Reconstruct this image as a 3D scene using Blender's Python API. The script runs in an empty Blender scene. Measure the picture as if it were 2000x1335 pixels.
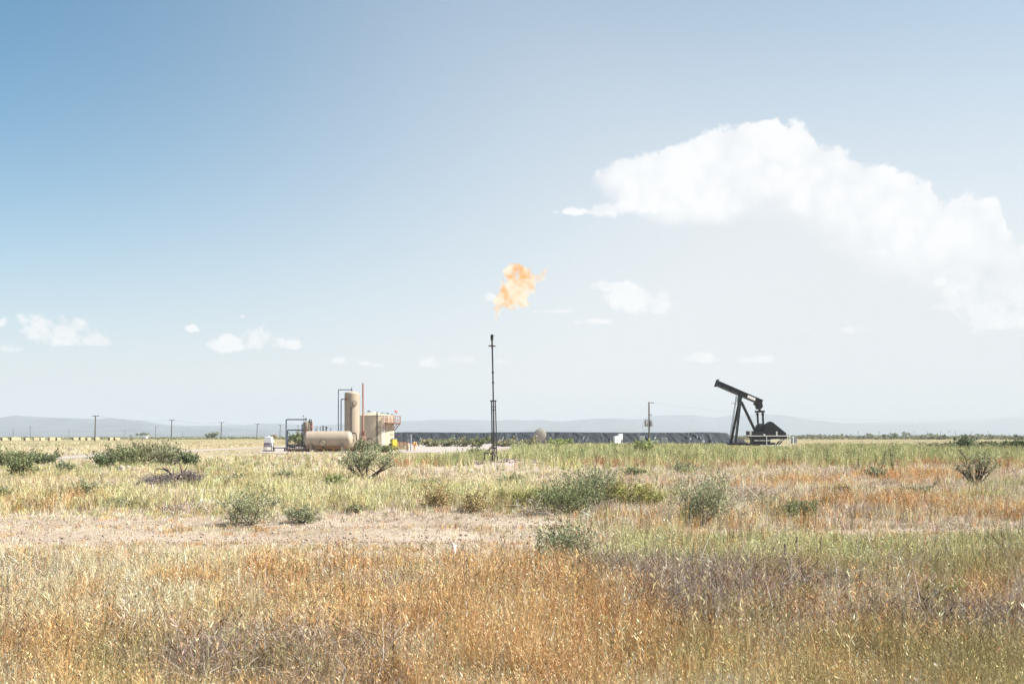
import bpy, math, random
import numpy as np
from mathutils import Vector, Matrix

random.seed(7)
RNG = np.random.default_rng(7)
F, H, CX, HY = 1944.0, 1.9, 1000.0, 852.0      # focal length, eye height and horizon of a 2000 px wide picture
SC = bpy.context.scene
COL = SC.collection
PI = math.pi


def P(px, py, Y):
    return Vector(((px - CX) * Y / F, Y, H - (py - HY) * Y / F))


def dist(py):
    return F * H / (py - HY)


def G(px, py):
    Y = dist(py)
    return Vector(((px - CX) * Y / F, Y, 0))


# ------------------------------------------------------------------ materials
def node_mat(name):
    m = bpy.data.materials.new(name)
    m.use_nodes = True
    nt = m.node_tree
    for n in list(nt.nodes):
        nt.nodes.remove(n)
    out = nt.nodes.new('ShaderNodeOutputMaterial')
    return m, nt, out


def nn(nt, kind, **kw):
    n = nt.nodes.new(kind)
    for k, v in kw.items():
        if k.startswith('i_'):
            n.inputs[k[2:].replace('_', ' ')].default_value = v
        else:
            setattr(n, k, v)
    return n


def paint(name, col, rough=0.5, metal=0.0, var=0.12, scale=1.5, rust=None, rust_amt=0.0, bump=0.0, streak=False):
    """Weathered paint or metal: base colour with noise wear, vertical streaks and rust spots."""
    m, nt, out = node_mat(name)
    L = nt.links.new
    b = nn(nt, 'ShaderNodeBsdfPrincipled')
    b.inputs['Roughness'].default_value = rough
    b.inputs['Metallic'].default_value = metal
    tc = nn(nt, 'ShaderNodeTexCoord')
    mp = nn(nt, 'ShaderNodeMapping')
    mp.inputs['Scale'].default_value = (3, 3, 0.35) if streak else (1, 1, 1)
    L(tc.outputs['Object'], mp.inputs['Vector'])
    no = nn(nt, 'ShaderNodeTexNoise')
    no.inputs['Scale'].default_value = scale
    no.inputs['Detail'].default_value = 6
    no.inputs['Roughness'].default_value = 0.65
    L(mp.outputs['Vector'], no.inputs['Vector'])
    mr = nn(nt, 'ShaderNodeMapRange')
    mr.inputs['From Min'].default_value = 0.3
    mr.inputs['From Max'].default_value = 0.7
    L(no.outputs['Fac'], mr.inputs['Value'])
    mx = nn(nt, 'ShaderNodeMix', data_type='RGBA')
    mx.inputs['A'].default_value = (*[c * (1 - var) for c in col], 1)
    mx.inputs['B'].default_value = (*[min(1, c * (1 + var)) for c in col], 1)
    L(mr.outputs['Result'], mx.inputs['Factor'])
    res = mx.outputs['Result']
    if rust:
        n2 = nn(nt, 'ShaderNodeTexNoise')
        n2.inputs['Scale'].default_value = scale * 2.3
        n2.inputs['Detail'].default_value = 8
        L(mp.outputs['Vector'], n2.inputs['Vector'])
        r2 = nn(nt, 'ShaderNodeMapRange')
        r2.inputs['From Min'].default_value = 0.62 - rust_amt
        r2.inputs['From Max'].default_value = 0.72 - rust_amt
        L(n2.outputs['Fac'], r2.inputs['Value'])
        m2 = nn(nt, 'ShaderNodeMix', data_type='RGBA')
        L(r2.outputs['Result'], m2.inputs['Factor'])
        L(res, m2.inputs['A'])
        m2.inputs['B'].default_value = (*rust, 1)
        res = m2.outputs['Result']
    L(res, b.inputs['Base Color'])
    if bump:
        bp = nn(nt, 'ShaderNodeBump')
        bp.inputs['Strength'].default_value = bump
        L(no.outputs['Fac'], bp.inputs['Height'])
        L(bp.outputs['Normal'], b.inputs['Normal'])
    L(b.outputs['BSDF'], out.inputs['Surface'])
    return m


def leafmat(name, trans=0.3, mul=1.0):
    m, nt, out = node_mat(name)
    L = nt.links.new
    at = nn(nt, 'ShaderNodeAttribute', attribute_name='Col')
    d = nn(nt, 'ShaderNodeBsdfDiffuse')
    t = nn(nt, 'ShaderNodeBsdfTranslucent')
    mx = nn(nt, 'ShaderNodeMixShader')
    mx.inputs[0].default_value = trans
    L(at.outputs['Color'], d.inputs['Color'])
    L(at.outputs['Color'], t.inputs['Color'])
    L(d.outputs[0], mx.inputs[1])
    L(t.outputs[0], mx.inputs[2])
    L(mx.outputs[0], out.inputs['Surface'])
    return m


M = {}
M['tan'] = paint('tan_paint', (0.385, 0.31, 0.23), 0.55, var=0.10, scale=0.9, rust=(0.24, 0.155, 0.1), rust_amt=-0.01, streak=True)
M['tan_dull'] = paint('tan_dull_paint', (0.27, 0.215, 0.16), 0.6, var=0.1, scale=1.2, rust=(0.22, 0.13, 0.07), rust_amt=-0.02, streak=True)
M['cream'] = paint('cream_paint', (0.49, 0.405, 0.29), 0.55, var=0.09, scale=0.8, rust=(0.32, 0.22, 0.14), rust_amt=-0.02, streak=True)
M['black'] = paint('black_paint', (0.012, 0.013, 0.017), 0.5, var=0.4, scale=2.0, rust=(0.05, 0.035, 0.03), rust_amt=-0.05)
M['black2'] = paint('dark_grey_paint', (0.03, 0.031, 0.036), 0.55, var=0.3, scale=2.0)
M['pipe'] = paint('dark_pipe', (0.035, 0.032, 0.035), 0.5, var=0.3, scale=3, rust=(0.1, 0.05, 0.03), rust_amt=0.0)
M['bluepipe'] = paint('blue_grey_pipe', (0.09, 0.1, 0.14), 0.45, var=0.2, scale=3)
M['rust'] = paint('rusty_steel', (0.27, 0.13, 0.09), 0.8, var=0.3, scale=4, rust=(0.16, 0.06, 0.03), rust_amt=0.05)
M['rustpink'] = paint('faded_red_steel', (0.36, 0.2, 0.16), 0.75, var=0.2, scale=4, rust=(0.2, 0.09, 0.06), rust_amt=0.02)
M['skid'] = paint('rust_skid', (0.36, 0.19, 0.09), 0.8, var=0.3, scale=3, rust=(0.15, 0.07, 0.035), rust_amt=0.02)
M['white'] = paint('white_paint', (0.78, 0.78, 0.76), 0.5, var=0.04, scale=2)
M['grey'] = paint('grey_paint', (0.33, 0.34, 0.36), 0.5, var=0.1, scale=2)
M['galv'] = paint('galvanised_steel', (0.5, 0.5, 0.5), 0.45, 0.4, var=0.12, scale=3)
M['lav'] = paint('pale_grey_steel', (0.3, 0.3, 0.36), 0.5, var=0.15, scale=3)
M['yellow'] = paint('yellow_paint', (0.62, 0.48, 0.045), 0.5, var=0.1, scale=2)
M['orange'] = paint('orange_paint', (0.72, 0.36, 0.13), 0.6, var=0.12, scale=2)
M['peach'] = paint('faded_orange_panel', (0.75, 0.55, 0.34), 0.6, var=0.1, scale=2)
M['purple'] = paint('purple_label', (0.33, 0.2, 0.34), 0.6, var=0.15, scale=5)
M['red'] = paint('red_cloth', (0.6, 0.09, 0.06), 0.8, var=0.1)
M['wood'] = paint('pole_wood', (0.1, 0.075, 0.06), 0.85, var=0.3, scale=3, streak=True)
M['wood_far'] = paint('weathered_pole_wood', (0.09, 0.075, 0.065), 0.85, var=0.25, scale=3, streak=True)
M['wire'] = paint('aluminium_wire', (0.22, 0.22, 0.24), 0.5)
M['hay'] = paint('hay', (0.50, 0.40, 0.25), 0.95, var=0.25, scale=7, bump=0.4)
M['liner'] = None
M['stem'] = paint('bark', (0.085, 0.062, 0.05), 0.9, var=0.35, scale=20)
M['deadwood'] = paint('dead_wood', (0.12, 0.095, 0.085), 0.9, var=0.4, scale=15)
M['paledead'] = paint('bleached_wood', (0.42, 0.36, 0.31), 0.9, var=0.25, scale=15)
M['leaf'] = leafmat('leaf', 0.2)
M['grass'] = leafmat('grass_blades', 0.12)
M['roofred'] = paint('roof_sheet', (0.25, 0.25, 0.27), 0.6)
M['rock'] = paint('limestone_rock', (0.4, 0.32, 0.27), 0.95, var=0.35, scale=6, bump=0.5)


# ------------------------------------------------------------------ mesh builder
class MB:
    def __init__(s):
        s.v, s.f = [], []

    def add(s, vs, fs):
        o = len(s.v)
        s.v += [Vector(v) for v in vs]
        s.f += [tuple(i + o for i in f) for f in fs]

    def box(s, c, size, rot=None):
        c = Vector(c)
        a, b, d = [q / 2 for q in size]
        vs = [Vector((x, y, z)) for x in (-a, a) for y in (-b, b) for z in (-d, d)]
        if rot is not None:
            vs = [rot @ v for v in vs]
        s.add([v + c for v in vs], [(0, 1, 3, 2), (4, 6, 7, 5), (0, 4, 5, 1), (2, 3, 7, 6), (0, 2, 6, 4), (1, 5, 7, 3)])
        return s

    def bar(s, p, q, w, h, up=Vector((0, 0, 1))):
        """rectangular bar between two points: w across, h along 'up'"""
        p, q = Vector(p), Vector(q)
        d = q - p
        L = d.length
        x = d.normalized()
        if abs(x.dot(up)) > 0.98:
            up = Vector((0, 1, 0))
        y = up.cross(x).normalized()
        z = x.cross(y)
        R = Matrix((x, y, z)).transposed()
        return s.box((p + q) / 2, (L, w, h), R)

    def tube(s, pts, r, n=8, caps=True):
        pts = [Vector(p) for p in pts]
        rs = r if isinstance(r, (list, tuple)) else [r] * len(pts)
        o = len(s.v)
        prev = None
        for i, p in enumerate(pts):
            d = (pts[min(i + 1, len(pts) - 1)] - pts[max(i - 1, 0)]).normalized()
            a = Vector((0, 0, 1)) if abs(d.z) < 0.9 else Vector((1, 0, 0))
            if prev is not None:
                a = prev
            u = (a - d * a.dot(d)).normalized()
            prev = u
            w = d.cross(u)
            for k in range(n):
                t = 2 * PI * k / n
                s.v.append(p + (u * math.cos(t) + w * math.sin(t)) * rs[i])
        for i in range(len(pts) - 1):
            for k in range(n):
                a, b = o + i * n + k, o + i * n + (k + 1) % n
                s.f.append((a, b, b + n, a + n))
        if caps:
            s.f.append(tuple(o + k for k in reversed(range(n))))
            e = o + (len(pts) - 1) * n
            s.f.append(tuple(e + k for k in range(n)))
        return s

    def lathe(s, base, axis, prof, n=32):
        """prof: (distance along axis, radius) pairs"""
        base, axis = Vector(base), Vector(axis).normalized()
        pts = [base + axis * t for t, _ in prof]
        a = Vector((0, 0, 1)) if abs(axis.z) < 0.9 else Vector((1, 0, 0))
        u = (a - axis * a.dot(axis)).normalized()
        w = axis.cross(u)
        o = len(s.v)
        for (t, r), p in zip(prof, pts):
            for k in range(n):
                th = 2 * PI * k / n
                s.v.append(p + (u * math.cos(th) + w * math.sin(th)) * max(r, 1e-4))
        for i in range(len(prof) - 1):
            for k in range(n):
                a1, b1 = o + i * n + k, o + i * n + (k + 1) % n
                s.f.append((a1, b1, b1 + n, a1 + n))
        s.f.append(tuple(o + k for k in reversed(range(n))))
        e = o + (len(prof) - 1) * n
        s.f.append(tuple(e + k for k in range(n)))
        return s

    def prism(s, pts, dv):
        """closed outline pts extruded along dv"""
        pts = [Vector(p) for p in pts]
        dv = Vector(dv)
        n = len(pts)
        vs = pts + [p + dv for p in pts]
        fs = [tuple(range(n)), tuple(reversed(range(n, 2 * n)))]
        fs += [(i, i + n, (i + 1) % n + n, (i + 1) % n) for i in range(n)]
        s.add(vs, fs)
        return s

    def build(s, name, mat, parent=None, origin=None, smooth=True, bevel=0):
        root = parent
        while root is not None and root.parent is not None:
            root = root.parent
        if root is not None:
            o = Vector(root.location)
        elif origin is not None:
            o = Vector(origin)
        else:
            zs = min(v.z for v in s.v)
            o = sum(s.v, Vector()) / len(s.v)
            o.z = zs
        me = bpy.data.meshes.new(name)
        me.from_pydata([v - o for v in s.v], [], s.f)
        me.update()
        import bmesh
        bm = bmesh.new()
        bm.from_mesh(me)
        bmesh.ops.recalc_face_normals(bm, faces=bm.faces)
        bm.to_mesh(me)
        bm.free()
        if smooth:
            me.polygons.foreach_set('use_smooth', [True] * len(me.polygons))
            me.set_sharp_from_angle(angle=math.radians(38))
        me.materials.append(mat)
        ob = bpy.data.objects.new(name, me)
        COL.objects.link(ob)
        if parent is not None:
            ob.parent = parent
        else:
            ob.location = o
        if bevel:
            b = ob.modifiers.new('edge', 'BEVEL')
            b.width = bevel
            b.segments = 2
            b.limit_method = 'ANGLE'
        return ob


def tag(o, label=None, cat=None, group=None, kind=None):
    if label:
        o['label'] = label
    if cat:
        o['category'] = cat
    if group:
        o['group'] = group
    if kind:
        o['kind'] = kind
    return o


def thing(name, loc, label, cat, group=None):
    o = bpy.data.objects.new(name, None)
    COL.objects.link(o)
    o.location = loc
    o.empty_display_size = 0.5
    return tag(o, label, cat, group)


def copy_tree(o, parent=None):
    c = o.copy()
    COL.objects.link(c)
    if parent is not None:
        c.parent = parent
    for ch in list(o.children):
        copy_tree(ch, c)
    return c


def np_mesh(name, V, T, C, mat, parent=None, loc=(0, 0, 0), smooth=False):
    """V (n,3), T (m,3) or (m,4), C (n,3)"""
    me = bpy.data.meshes.new(name)
    k = T.shape[1]
    me.vertices.add(len(V))
    me.vertices.foreach_set('co', np.ascontiguousarray(V, dtype=np.float32).ravel())
    me.loops.add(T.size)
    me.loops.foreach_set('vertex_index', np.ascontiguousarray(T, dtype=np.int32).ravel())
    me.polygons.add(len(T))
    me.polygons.foreach_set('loop_start', np.arange(0, T.size, k, dtype=np.int32))
    if smooth:
        me.polygons.foreach_set('use_smooth', np.ones(len(T), dtype=bool))
    if C is not None:
        a = me.attributes.new('Col', 'FLOAT_COLOR', 'POINT')
        a.data.foreach_set('color', np.concatenate([C, np.ones((len(C), 1))], 1).astype(np.float32).ravel())
    me.update(calc_edges=True)
    me.materials.append(mat)
    ob = bpy.data.objects.new(name, me)
    COL.objects.link(ob)
    ob.location = loc
    if parent is not None:
        ob.parent = parent
    return ob


# value noise -----------------------------------------------------------
class VN:
    def __init__(s, seed):
        s.t = np.random.default_rng(seed).random((256, 256))

    def __call__(s, x, y, scale):
        x, y = np.asarray(x) / scale, np.asarray(y) / scale
        i, j = np.floor(x).astype(int), np.floor(y).astype(int)
        fx, fy = x - i, y - j
        fx, fy = fx * fx * (3 - 2 * fx), fy * fy * (3 - 2 * fy)
        t = s.t
        a, b = t[i % 256, j % 256], t[(i + 1) % 256, j % 256]
        c, d = t[i % 256, (j + 1) % 256], t[(i + 1) % 256, (j + 1) % 256]
        return (a * (1 - fx) + b * fx) * (1 - fy) + (c * (1 - fx) + d * fx) * fy

    def fbm(s, x, y, scale):
        return (s(x, y, scale) + 0.5 * s(np.asarray(x) + 71, np.asarray(y) + 13, scale / 2) + 0.25 * s(np.asarray(x) + 9, np.asarray(y) + 57, scale / 4)) / 1.75


N1, N2, N3, N4 = VN(1), VN(2), VN(3), VN(4)


def sstep(a, b, x):
    t = np.clip((x - a) / (b - a), 0, 1)
    return t * t * (3 - 2 * t)



# @@SETTING
# ------------------------------------------------------------------ camera, sun, sky
cam = bpy.data.cameras.new('camera')
cam.sensor_width = 36
cam.lens = 36 * F / 2000
cam.shift_y = (HY - 667.5) / 2000
cam.clip_start = 0.1
cam.clip_end = 80000
co = bpy.data.objects.new('camera', cam)
COL.objects.link(co)
co.location = (0, 0, H)
co.rotation_euler = (PI / 2, 0, 0)
SC.camera = co

SUN_EL, SUN_AZ = math.radians(47), math.radians(93)       # azimuth clockwise from +Y: the sun stands to the right
sd = Vector((math.sin(SUN_AZ) * math.cos(SUN_EL), math.cos(SUN_AZ) * math.cos(SUN_EL), math.sin(SUN_EL)))
sl = bpy.data.lights.new('sun', 'SUN')
sl.energy = 5.0
sl.angle = math.radians(0.53)
sl.color = (1.0, 0.955, 0.88)
so = bpy.data.objects.new('sun', sl)
COL.objects.link(so)
so.rotation_euler = sd.to_track_quat('Z', 'Y').to_euler()
so.location = sd * 100

SC.view_settings.view_transform = 'Standard'
SC.view_settings.look = 'None'
SC.view_settings.exposure = 1.2
SC.view_settings.gamma = 1
SC.cycles.use_denoising = True
SC.cycles.max_bounces = 6
SC.cycles.diffuse_bounces = 3
SC.cycles.glossy_bounces = 2
SC.cycles.transmission_bounces = 3
SC.cycles.transparent_max_bounces = 12
SC.cycles.volume_bounces = 1
SC.cycles.use_adaptive_sampling = False

w = bpy.data.worlds.new('World')
SC.world = w
w.use_nodes = True
nt = w.node_tree
for n in list(nt.nodes):
    nt.nodes.remove(n)
L = nt.links.new


def mth(op, a, b=None, c=None, clamp=False):
    n = nt.nodes.new('ShaderNodeMath')
    n.operation = op
    n.use_clamp = clamp
    for i, v in enumerate((a, b, c)):
        if v is None:
            continue
        if isinstance(v, (int, float)):
            n.inputs[i].default_value = v
        else:
            L(v, n.inputs[i])
    return n.outputs[0]


def mrange(v, a, b, c=0.0, d=1.0, smooth=True):
    n = nt.nodes.new('ShaderNodeMapRange')
    n.interpolation_type = 'SMOOTHSTEP' if smooth else 'LINEAR'
    L(v, n.inputs['Value'])
    for k, x in zip(('From Min', 'From Max', 'To Min', 'To Max'), (a, b, c, d)):
        if isinstance(x, (int, float)):
            n.inputs[k].default_value = x
        else:
            L(x, n.inputs[k])
    return n.outputs['Result']


def mixc(f, a, b):
    n = nt.nodes.new('ShaderNodeMix')
    n.data_type = 'RGBA'
    for k, v in (('Factor', f), ('A', a), ('B', b)):
        if isinstance(v, (int, float)):
            n.inputs[k].default_value = v
        elif isinstance(v, tuple):
            n.inputs[k].default_value = (*v, 1)
        else:
            L(v, n.inputs[k])
    return n.outputs['Result']


sky = nt.nodes.new('ShaderNodeTexSky')
sky.sky_type = 'NISHITA'
sky.sun_disc = False
sky.sun_elevation = SUN_EL
sky.sun_rotation = SUN_AZ
sky.air_density = 1.0
sky.dust_density = 1.6
sky.ozone_density = 1.3
sky.altitude = 900
tc = nt.nodes.new('ShaderNodeTexCoord')
sep = nt.nodes.new('ShaderNodeSeparateXYZ')
L(tc.outputs['Generated'], sep.inputs[0])
DX, DY, DZ = sep.outputs
AZ = mth('ARCTAN2', DX, DY)
EL = mth('ARCSINE', DZ)
dot = nt.nodes.new('ShaderNodeVectorMath')
dot.operation = 'DOT_PRODUCT'
L(tc.outputs['Generated'], dot.inputs[0])
dot.inputs[1].default_value = sd
SUNC = dot.outputs['Value']


def ae(px, py):
    az = math.atan((px - CX) / F)
    el = math.atan((HY - py) / F * math.cos(az))
    return az, el


# the air whitens towards the horizon, more so on the side of the sun
side = mrange(SUNC, -0.4, 0.3)
kk = mth('MULTIPLY', mth('MAXIMUM', EL, 0.0), mth('SUBTRACT', 6.2, mth('MULTIPLY', side, 3.82)))
whit = mth('POWER', 2.71828, mth('MULTIPLY', mth('MULTIPLY', kk, kk), -1.0))
tint = nt.nodes.new('ShaderNodeMix')
tint.data_type = 'RGBA'
tint.blend_type = 'MULTIPLY'
tint.inputs['Factor'].default_value = 1
L(sky.outputs[0], tint.inputs['A'])
tint.inputs['B'].default_value = (0.122, 0.525, 0.615, 1)
EXK = 10 / 2 ** 1.2                       # display value to background colour at strength 0.1
horizon = mixc(mrange(SUNC, -0.35, 0.25), tuple(EXK * q for q in (0.79, 0.815, 0.84)), tuple(EXK * q for q in (0.955, 0.945, 0.935)))
base = mixc(whit, tint.outputs['Result'], horizon)

# clouds, in directions of the sky
nz1 = nt.nodes.new('ShaderNodeTexNoise')
nz1.inputs['Scale'].default_value = 26
nz1.inputs['Detail'].default_value = 7
nz1.inputs['Roughness'].default_value = 0.58
nz2 = nt.nodes.new('ShaderNodeTexNoise')
nz2.inputs['Scale'].default_value = 7.5
nz2.inputs['Detail'].default_value = 5
nz2.inputs['Roughness'].default_value = 0.55
nz3 = nt.nodes.new('ShaderNodeTexNoise')
nz3.inputs['Scale'].default_value = 85
nz3.inputs['Detail'].default_value = 7
nz3.inputs['Roughness'].default_value = 0.6
for q in (nz1, nz2, nz3):
    L(tc.outputs['Generated'], q.inputs['Vector'])
mus = nt.nodes.new('ShaderNodeTexVoronoi')
mus.feature = 'F1'
mus.normalize = True
mus.inputs['Scale'].default_value = 34
mus.inputs['Detail'].default_value = 1.0
mus.inputs['Roughness'].default_value = 0.55
L(tc.outputs['Generated'], mus.inputs['Vector'])
NF = mth('SUBTRACT', nz1.outputs['Fac'], 0.5)       # fine
NG = mth('SUBTRACT', nz3.outputs['Fac'], 0.5)      # finest
NB = mth('SUBTRACT', nz2.outputs['Fac'], 0.5)       # broad
NV = mth('SUBTRACT', 0.42, mus.outputs['Distance'])  # billows
EDGE = mth('ADD', mth('MULTIPLY', NF, 0.026), mth('ADD', mth('MULTIPLY', NV, 0.030), mth('MULTIPLY', NG, 0.024)))


def curve(pts, lo, hi):
    """float curve of azimuth (pixel pairs) giving an elevation"""
    n = nt.nodes.new('ShaderNodeFloatCurve')
    c = n.mapping.curves[0]
    n.mapping.use_clip = False
    q = [(ae(*p)) for p in pts]
    ts = [((a - lo) / (hi - lo), e) for a, e in q]
    c.points[0].location = ts[0]
    c.points[1].location = ts[-1]
    for t in ts[1:-1]:
        c.points.new(*t)
    for p in c.points:
        p.handle_type = 'VECTOR'
    n.mapping.update()
    f = mrange(AZ, lo, hi, 0.0, 1.0, smooth=False)
    L(f, n.inputs['Value'])
    return n.outputs['Value']


lo, hi = ae(1050, 852)[0], ae(2300, 852)[0]
TOP = curve([(1050, 470), (1120, 420), (1150, 372), (1158, 335), (1185, 322), (1240, 311), (1300, 291), (1350, 269), (1395, 254), (1440, 247), (1482, 235), (1518, 238), (1535, 250), (1560, 242), (1576, 247), (1592, 272), (1640, 290), (1680, 311), (1725, 328), (1765, 349), (1812, 358), (1832, 386), (1880, 389), (1945, 394), (1960, 415), (1968, 466), (2000, 480), (2100, 520), (2300, 640)], lo, hi)
BOT = curve([(1050, 470), (1120, 420), (1150, 360), (1160, 345), (1200, 384), (1300, 408), (1400, 408), (1500, 404), (1570, 430), (1640, 470), (1700, 500), (1850, 540), (1960, 560), (2050, 590), (2300, 700)], lo, hi)
front = mth('GREATER_THAN', DY, 0.0)
dt = mth('ADD', mth('SUBTRACT', TOP, EL), mth('MINIMUM', EDGE, 0.016))
db = mth('ADD', mth('SUBTRACT', EL, mth('SUBTRACT', BOT, 0.008)), mth('ADD', mth('MULTIPLY', NB, 0.04), mth('MULTIPLY', NF, 0.03)))
big = mth('MULTIPLY', mrange(dt, -0.001, 0.006), mrange(mth('DIVIDE', db, mrange(AZ, ae(1450, 400)[0], ae(1700, 400)[0], 0.45, 1.0)), -0.020, 0.030))
big = mth('MULTIPLY', mth('MULTIPLY', big, mrange(AZ, ae(1146, 400)[0], ae(1166, 400)[0])), front)
# broad veil under the anvil
v_l = mrange(mth('ADD', AZ, mth('MULTIPLY', NB, 0.16)), ae(1080, 800)[0], ae(1640, 800)[0])
v_t = mrange(mth('SUBTRACT', mth('ADD', TOP, mth('MULTIPLY', NB, 0.05)), EL), 0.0, 0.05)
veil = mth('MULTIPLY', mth('MULTIPLY', mth('MULTIPLY', v_l, v_t), 0.82), front)

# cumulus puffs: (px, py, half width, height up, height down, strength)
PUFFS = [(75, 645, 48, 24, 16, 1), (128, 652, 62, 28, 20, 1), (185, 666, 32, 16, 9, 1), (24, 681, 26, 10, 7, .8), (3, 633, 16, 11, 9, .8),
         (440, 676, 46, 12, 12, .75), (452, 667, 26, 16, 12, .8), (505, 663, 34, 24, 20, .95), (548, 673, 34, 14, 9, .9), (378, 642, 15, 8, 7, .7), (474, 618, 9, 5, 4, .4),
         (845, 710, 26, 12, 9, .7), (885, 703, 18, 10, 8, .7), (912, 704, 22, 14, 10, .8), (662, 704, 20, 8, 7, .6), (712, 710, 16, 5, 5, .5), (740, 714, 22, 6, 5, .6),
         (950, 580, 17, 9, 8, .8), (985, 706, 16, 9, 7, .4), (1675, 644, 36, 10, 8, .6), (1372, 700, 40, 13, 10, .5), (1470, 702, 48, 9, 8, .4), (1580, 643, 18, 4, 4, .4),
         (1185, 560, 48, 12, 10, .9), (1235, 575, 55, 18, 30, .9), (1278, 590, 45, 26, 30, .8), (1090, 607, 75, 4, 5, .7), (1150, 628, 55, 8, 8, .5),
         (1160, 413, 85, 7, 7, .6), (1200, 409, 70, 14, 14, 1), (1255, 403, 75, 14, 12, 1),
         (1838, 552, 16, 9, 8, .9), (1880, 575, 46, 26, 24, 1), (1925, 590, 62, 50, 40, 1), (1990, 595, 66, 60, 46, 1), (1940, 628, 60, 16, 18, .8), (1850, 598, 28, 10, 10, .7), (1760, 480, 80, 22, 18, .6), (2080, 600, 70, 70, 50, 1)]
PN = mth('ADD', mth('MULTIPLY', NF, 3.0), mth('ADD', mth('MULTIPLY', NV, 2.2), mth('MULTIPLY', NG, 4.6)))
comb = nt.nodes.new('ShaderNodeCombineXYZ')
L(AZ, comb.inputs[0])
L(EL, comb.inputs[1])


def vmath(op, a, b):
    n = nt.nodes.new('ShaderNodeVectorMath')
    n.operation = op
    for i, v in enumerate((a, b)):
        if v is None:
            continue
        if isinstance(v, tuple):
            n.inputs[i].default_value = v
        else:
            L(v, n.inputs[i])
    return n


near_ = None
for (px, py, rx, up, dn, st) in PUFFS:
    a0, e0 = ae(px, py)
    k = math.cos(a0) ** 2 / F
    q = .62 + .38 * st
    sx, sy = 1 / (rx * q * k), 1 / (up * q / F)
    mp = nt.nodes.new('ShaderNodeVectorMath')
    mp.operation = 'MULTIPLY_ADD'
    L(comb.outputs[0], mp.inputs[0])
    mp.inputs[1].default_value = (sx, sy, 0)
    mp.inputs[2].default_value = (-a0 * sx, -e0 * sy, 0)
    neg = vmath('MULTIPLY', mp.outputs[0], (-1, -up / dn, 0))
    r2 = vmath('LENGTH', vmath('MAXIMUM', mp.outputs[0], neg.outputs[0]).outputs[0], None).outputs['Value']
    near_ = r2 if near_ is None else mth('MINIMUM', near_, r2)
f = mth('ADD', mth('SUBTRACT', 1.0, mth('MULTIPLY', near_, near_)), PN)
puff = mth('MULTIPLY', mrange(f, 0.0, 1.15), mth('LESS_THAN', near_, 1.8))
puff = mth('MULTIPLY', puff, front)

lit = mrange(mth('ADD', mth('MULTIPLY', NB, 1.0), mth('ADD', mth('MULTIPLY', NF, 1.2), mth('MULTIPLY', NV, 1.3))), -0.3, 0.28, smooth=False)
cloudc = mixc(lit, tuple(EXK * q for q in (0.85, 0.88, 0.925)), tuple(EXK * q for q in (1.04, 1.04, 1.04)))
c1 = mixc(veil, base, tuple(EXK * q for q in (0.83, 0.855, 0.885)))
c2 = mixc(mth('MULTIPLY', big, 0.93), c1, cloudc)
c3 = mixc(mth('MULTIPLY', puff, 0.9), c2, cloudc)
bg = nt.nodes.new('ShaderNodeBackground')
bg.inputs['Strength'].default_value = 0.1
L(c3, bg.inputs['Color'])
w.cycles.sampling_method = 'MANUAL'
w.cycles.sample_map_resolution = 256
wo = nt.nodes.new('ShaderNodeOutputWorld')
L(bg.outputs[0], wo.inputs['Surface'])

# ------------------------------------------------------------------ haze: the air between here and the hills
hb = MB()
hb.box((0, 9500, 210), (52000, 25000, 440))
m, nth, out = node_mat('haze_air')
pv = nn(nth, 'ShaderNodeVolumePrincipled')
pv.inputs['Color'].default_value = (0.575, 0.622, 0.69, 1)
pv.inputs['Density'].default_value = 0.00012
pv.inputs['Anisotropy'].default_value = 0.0
nth.links.new(pv.outputs[0], out.inputs['Volume'])
haze = hb.build('haze', m, smooth=False, origin=(0, 9500, -10))
tag(haze, 'thin pale blue haze in the air before the hills', 'haze', kind='stuff')
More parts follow.
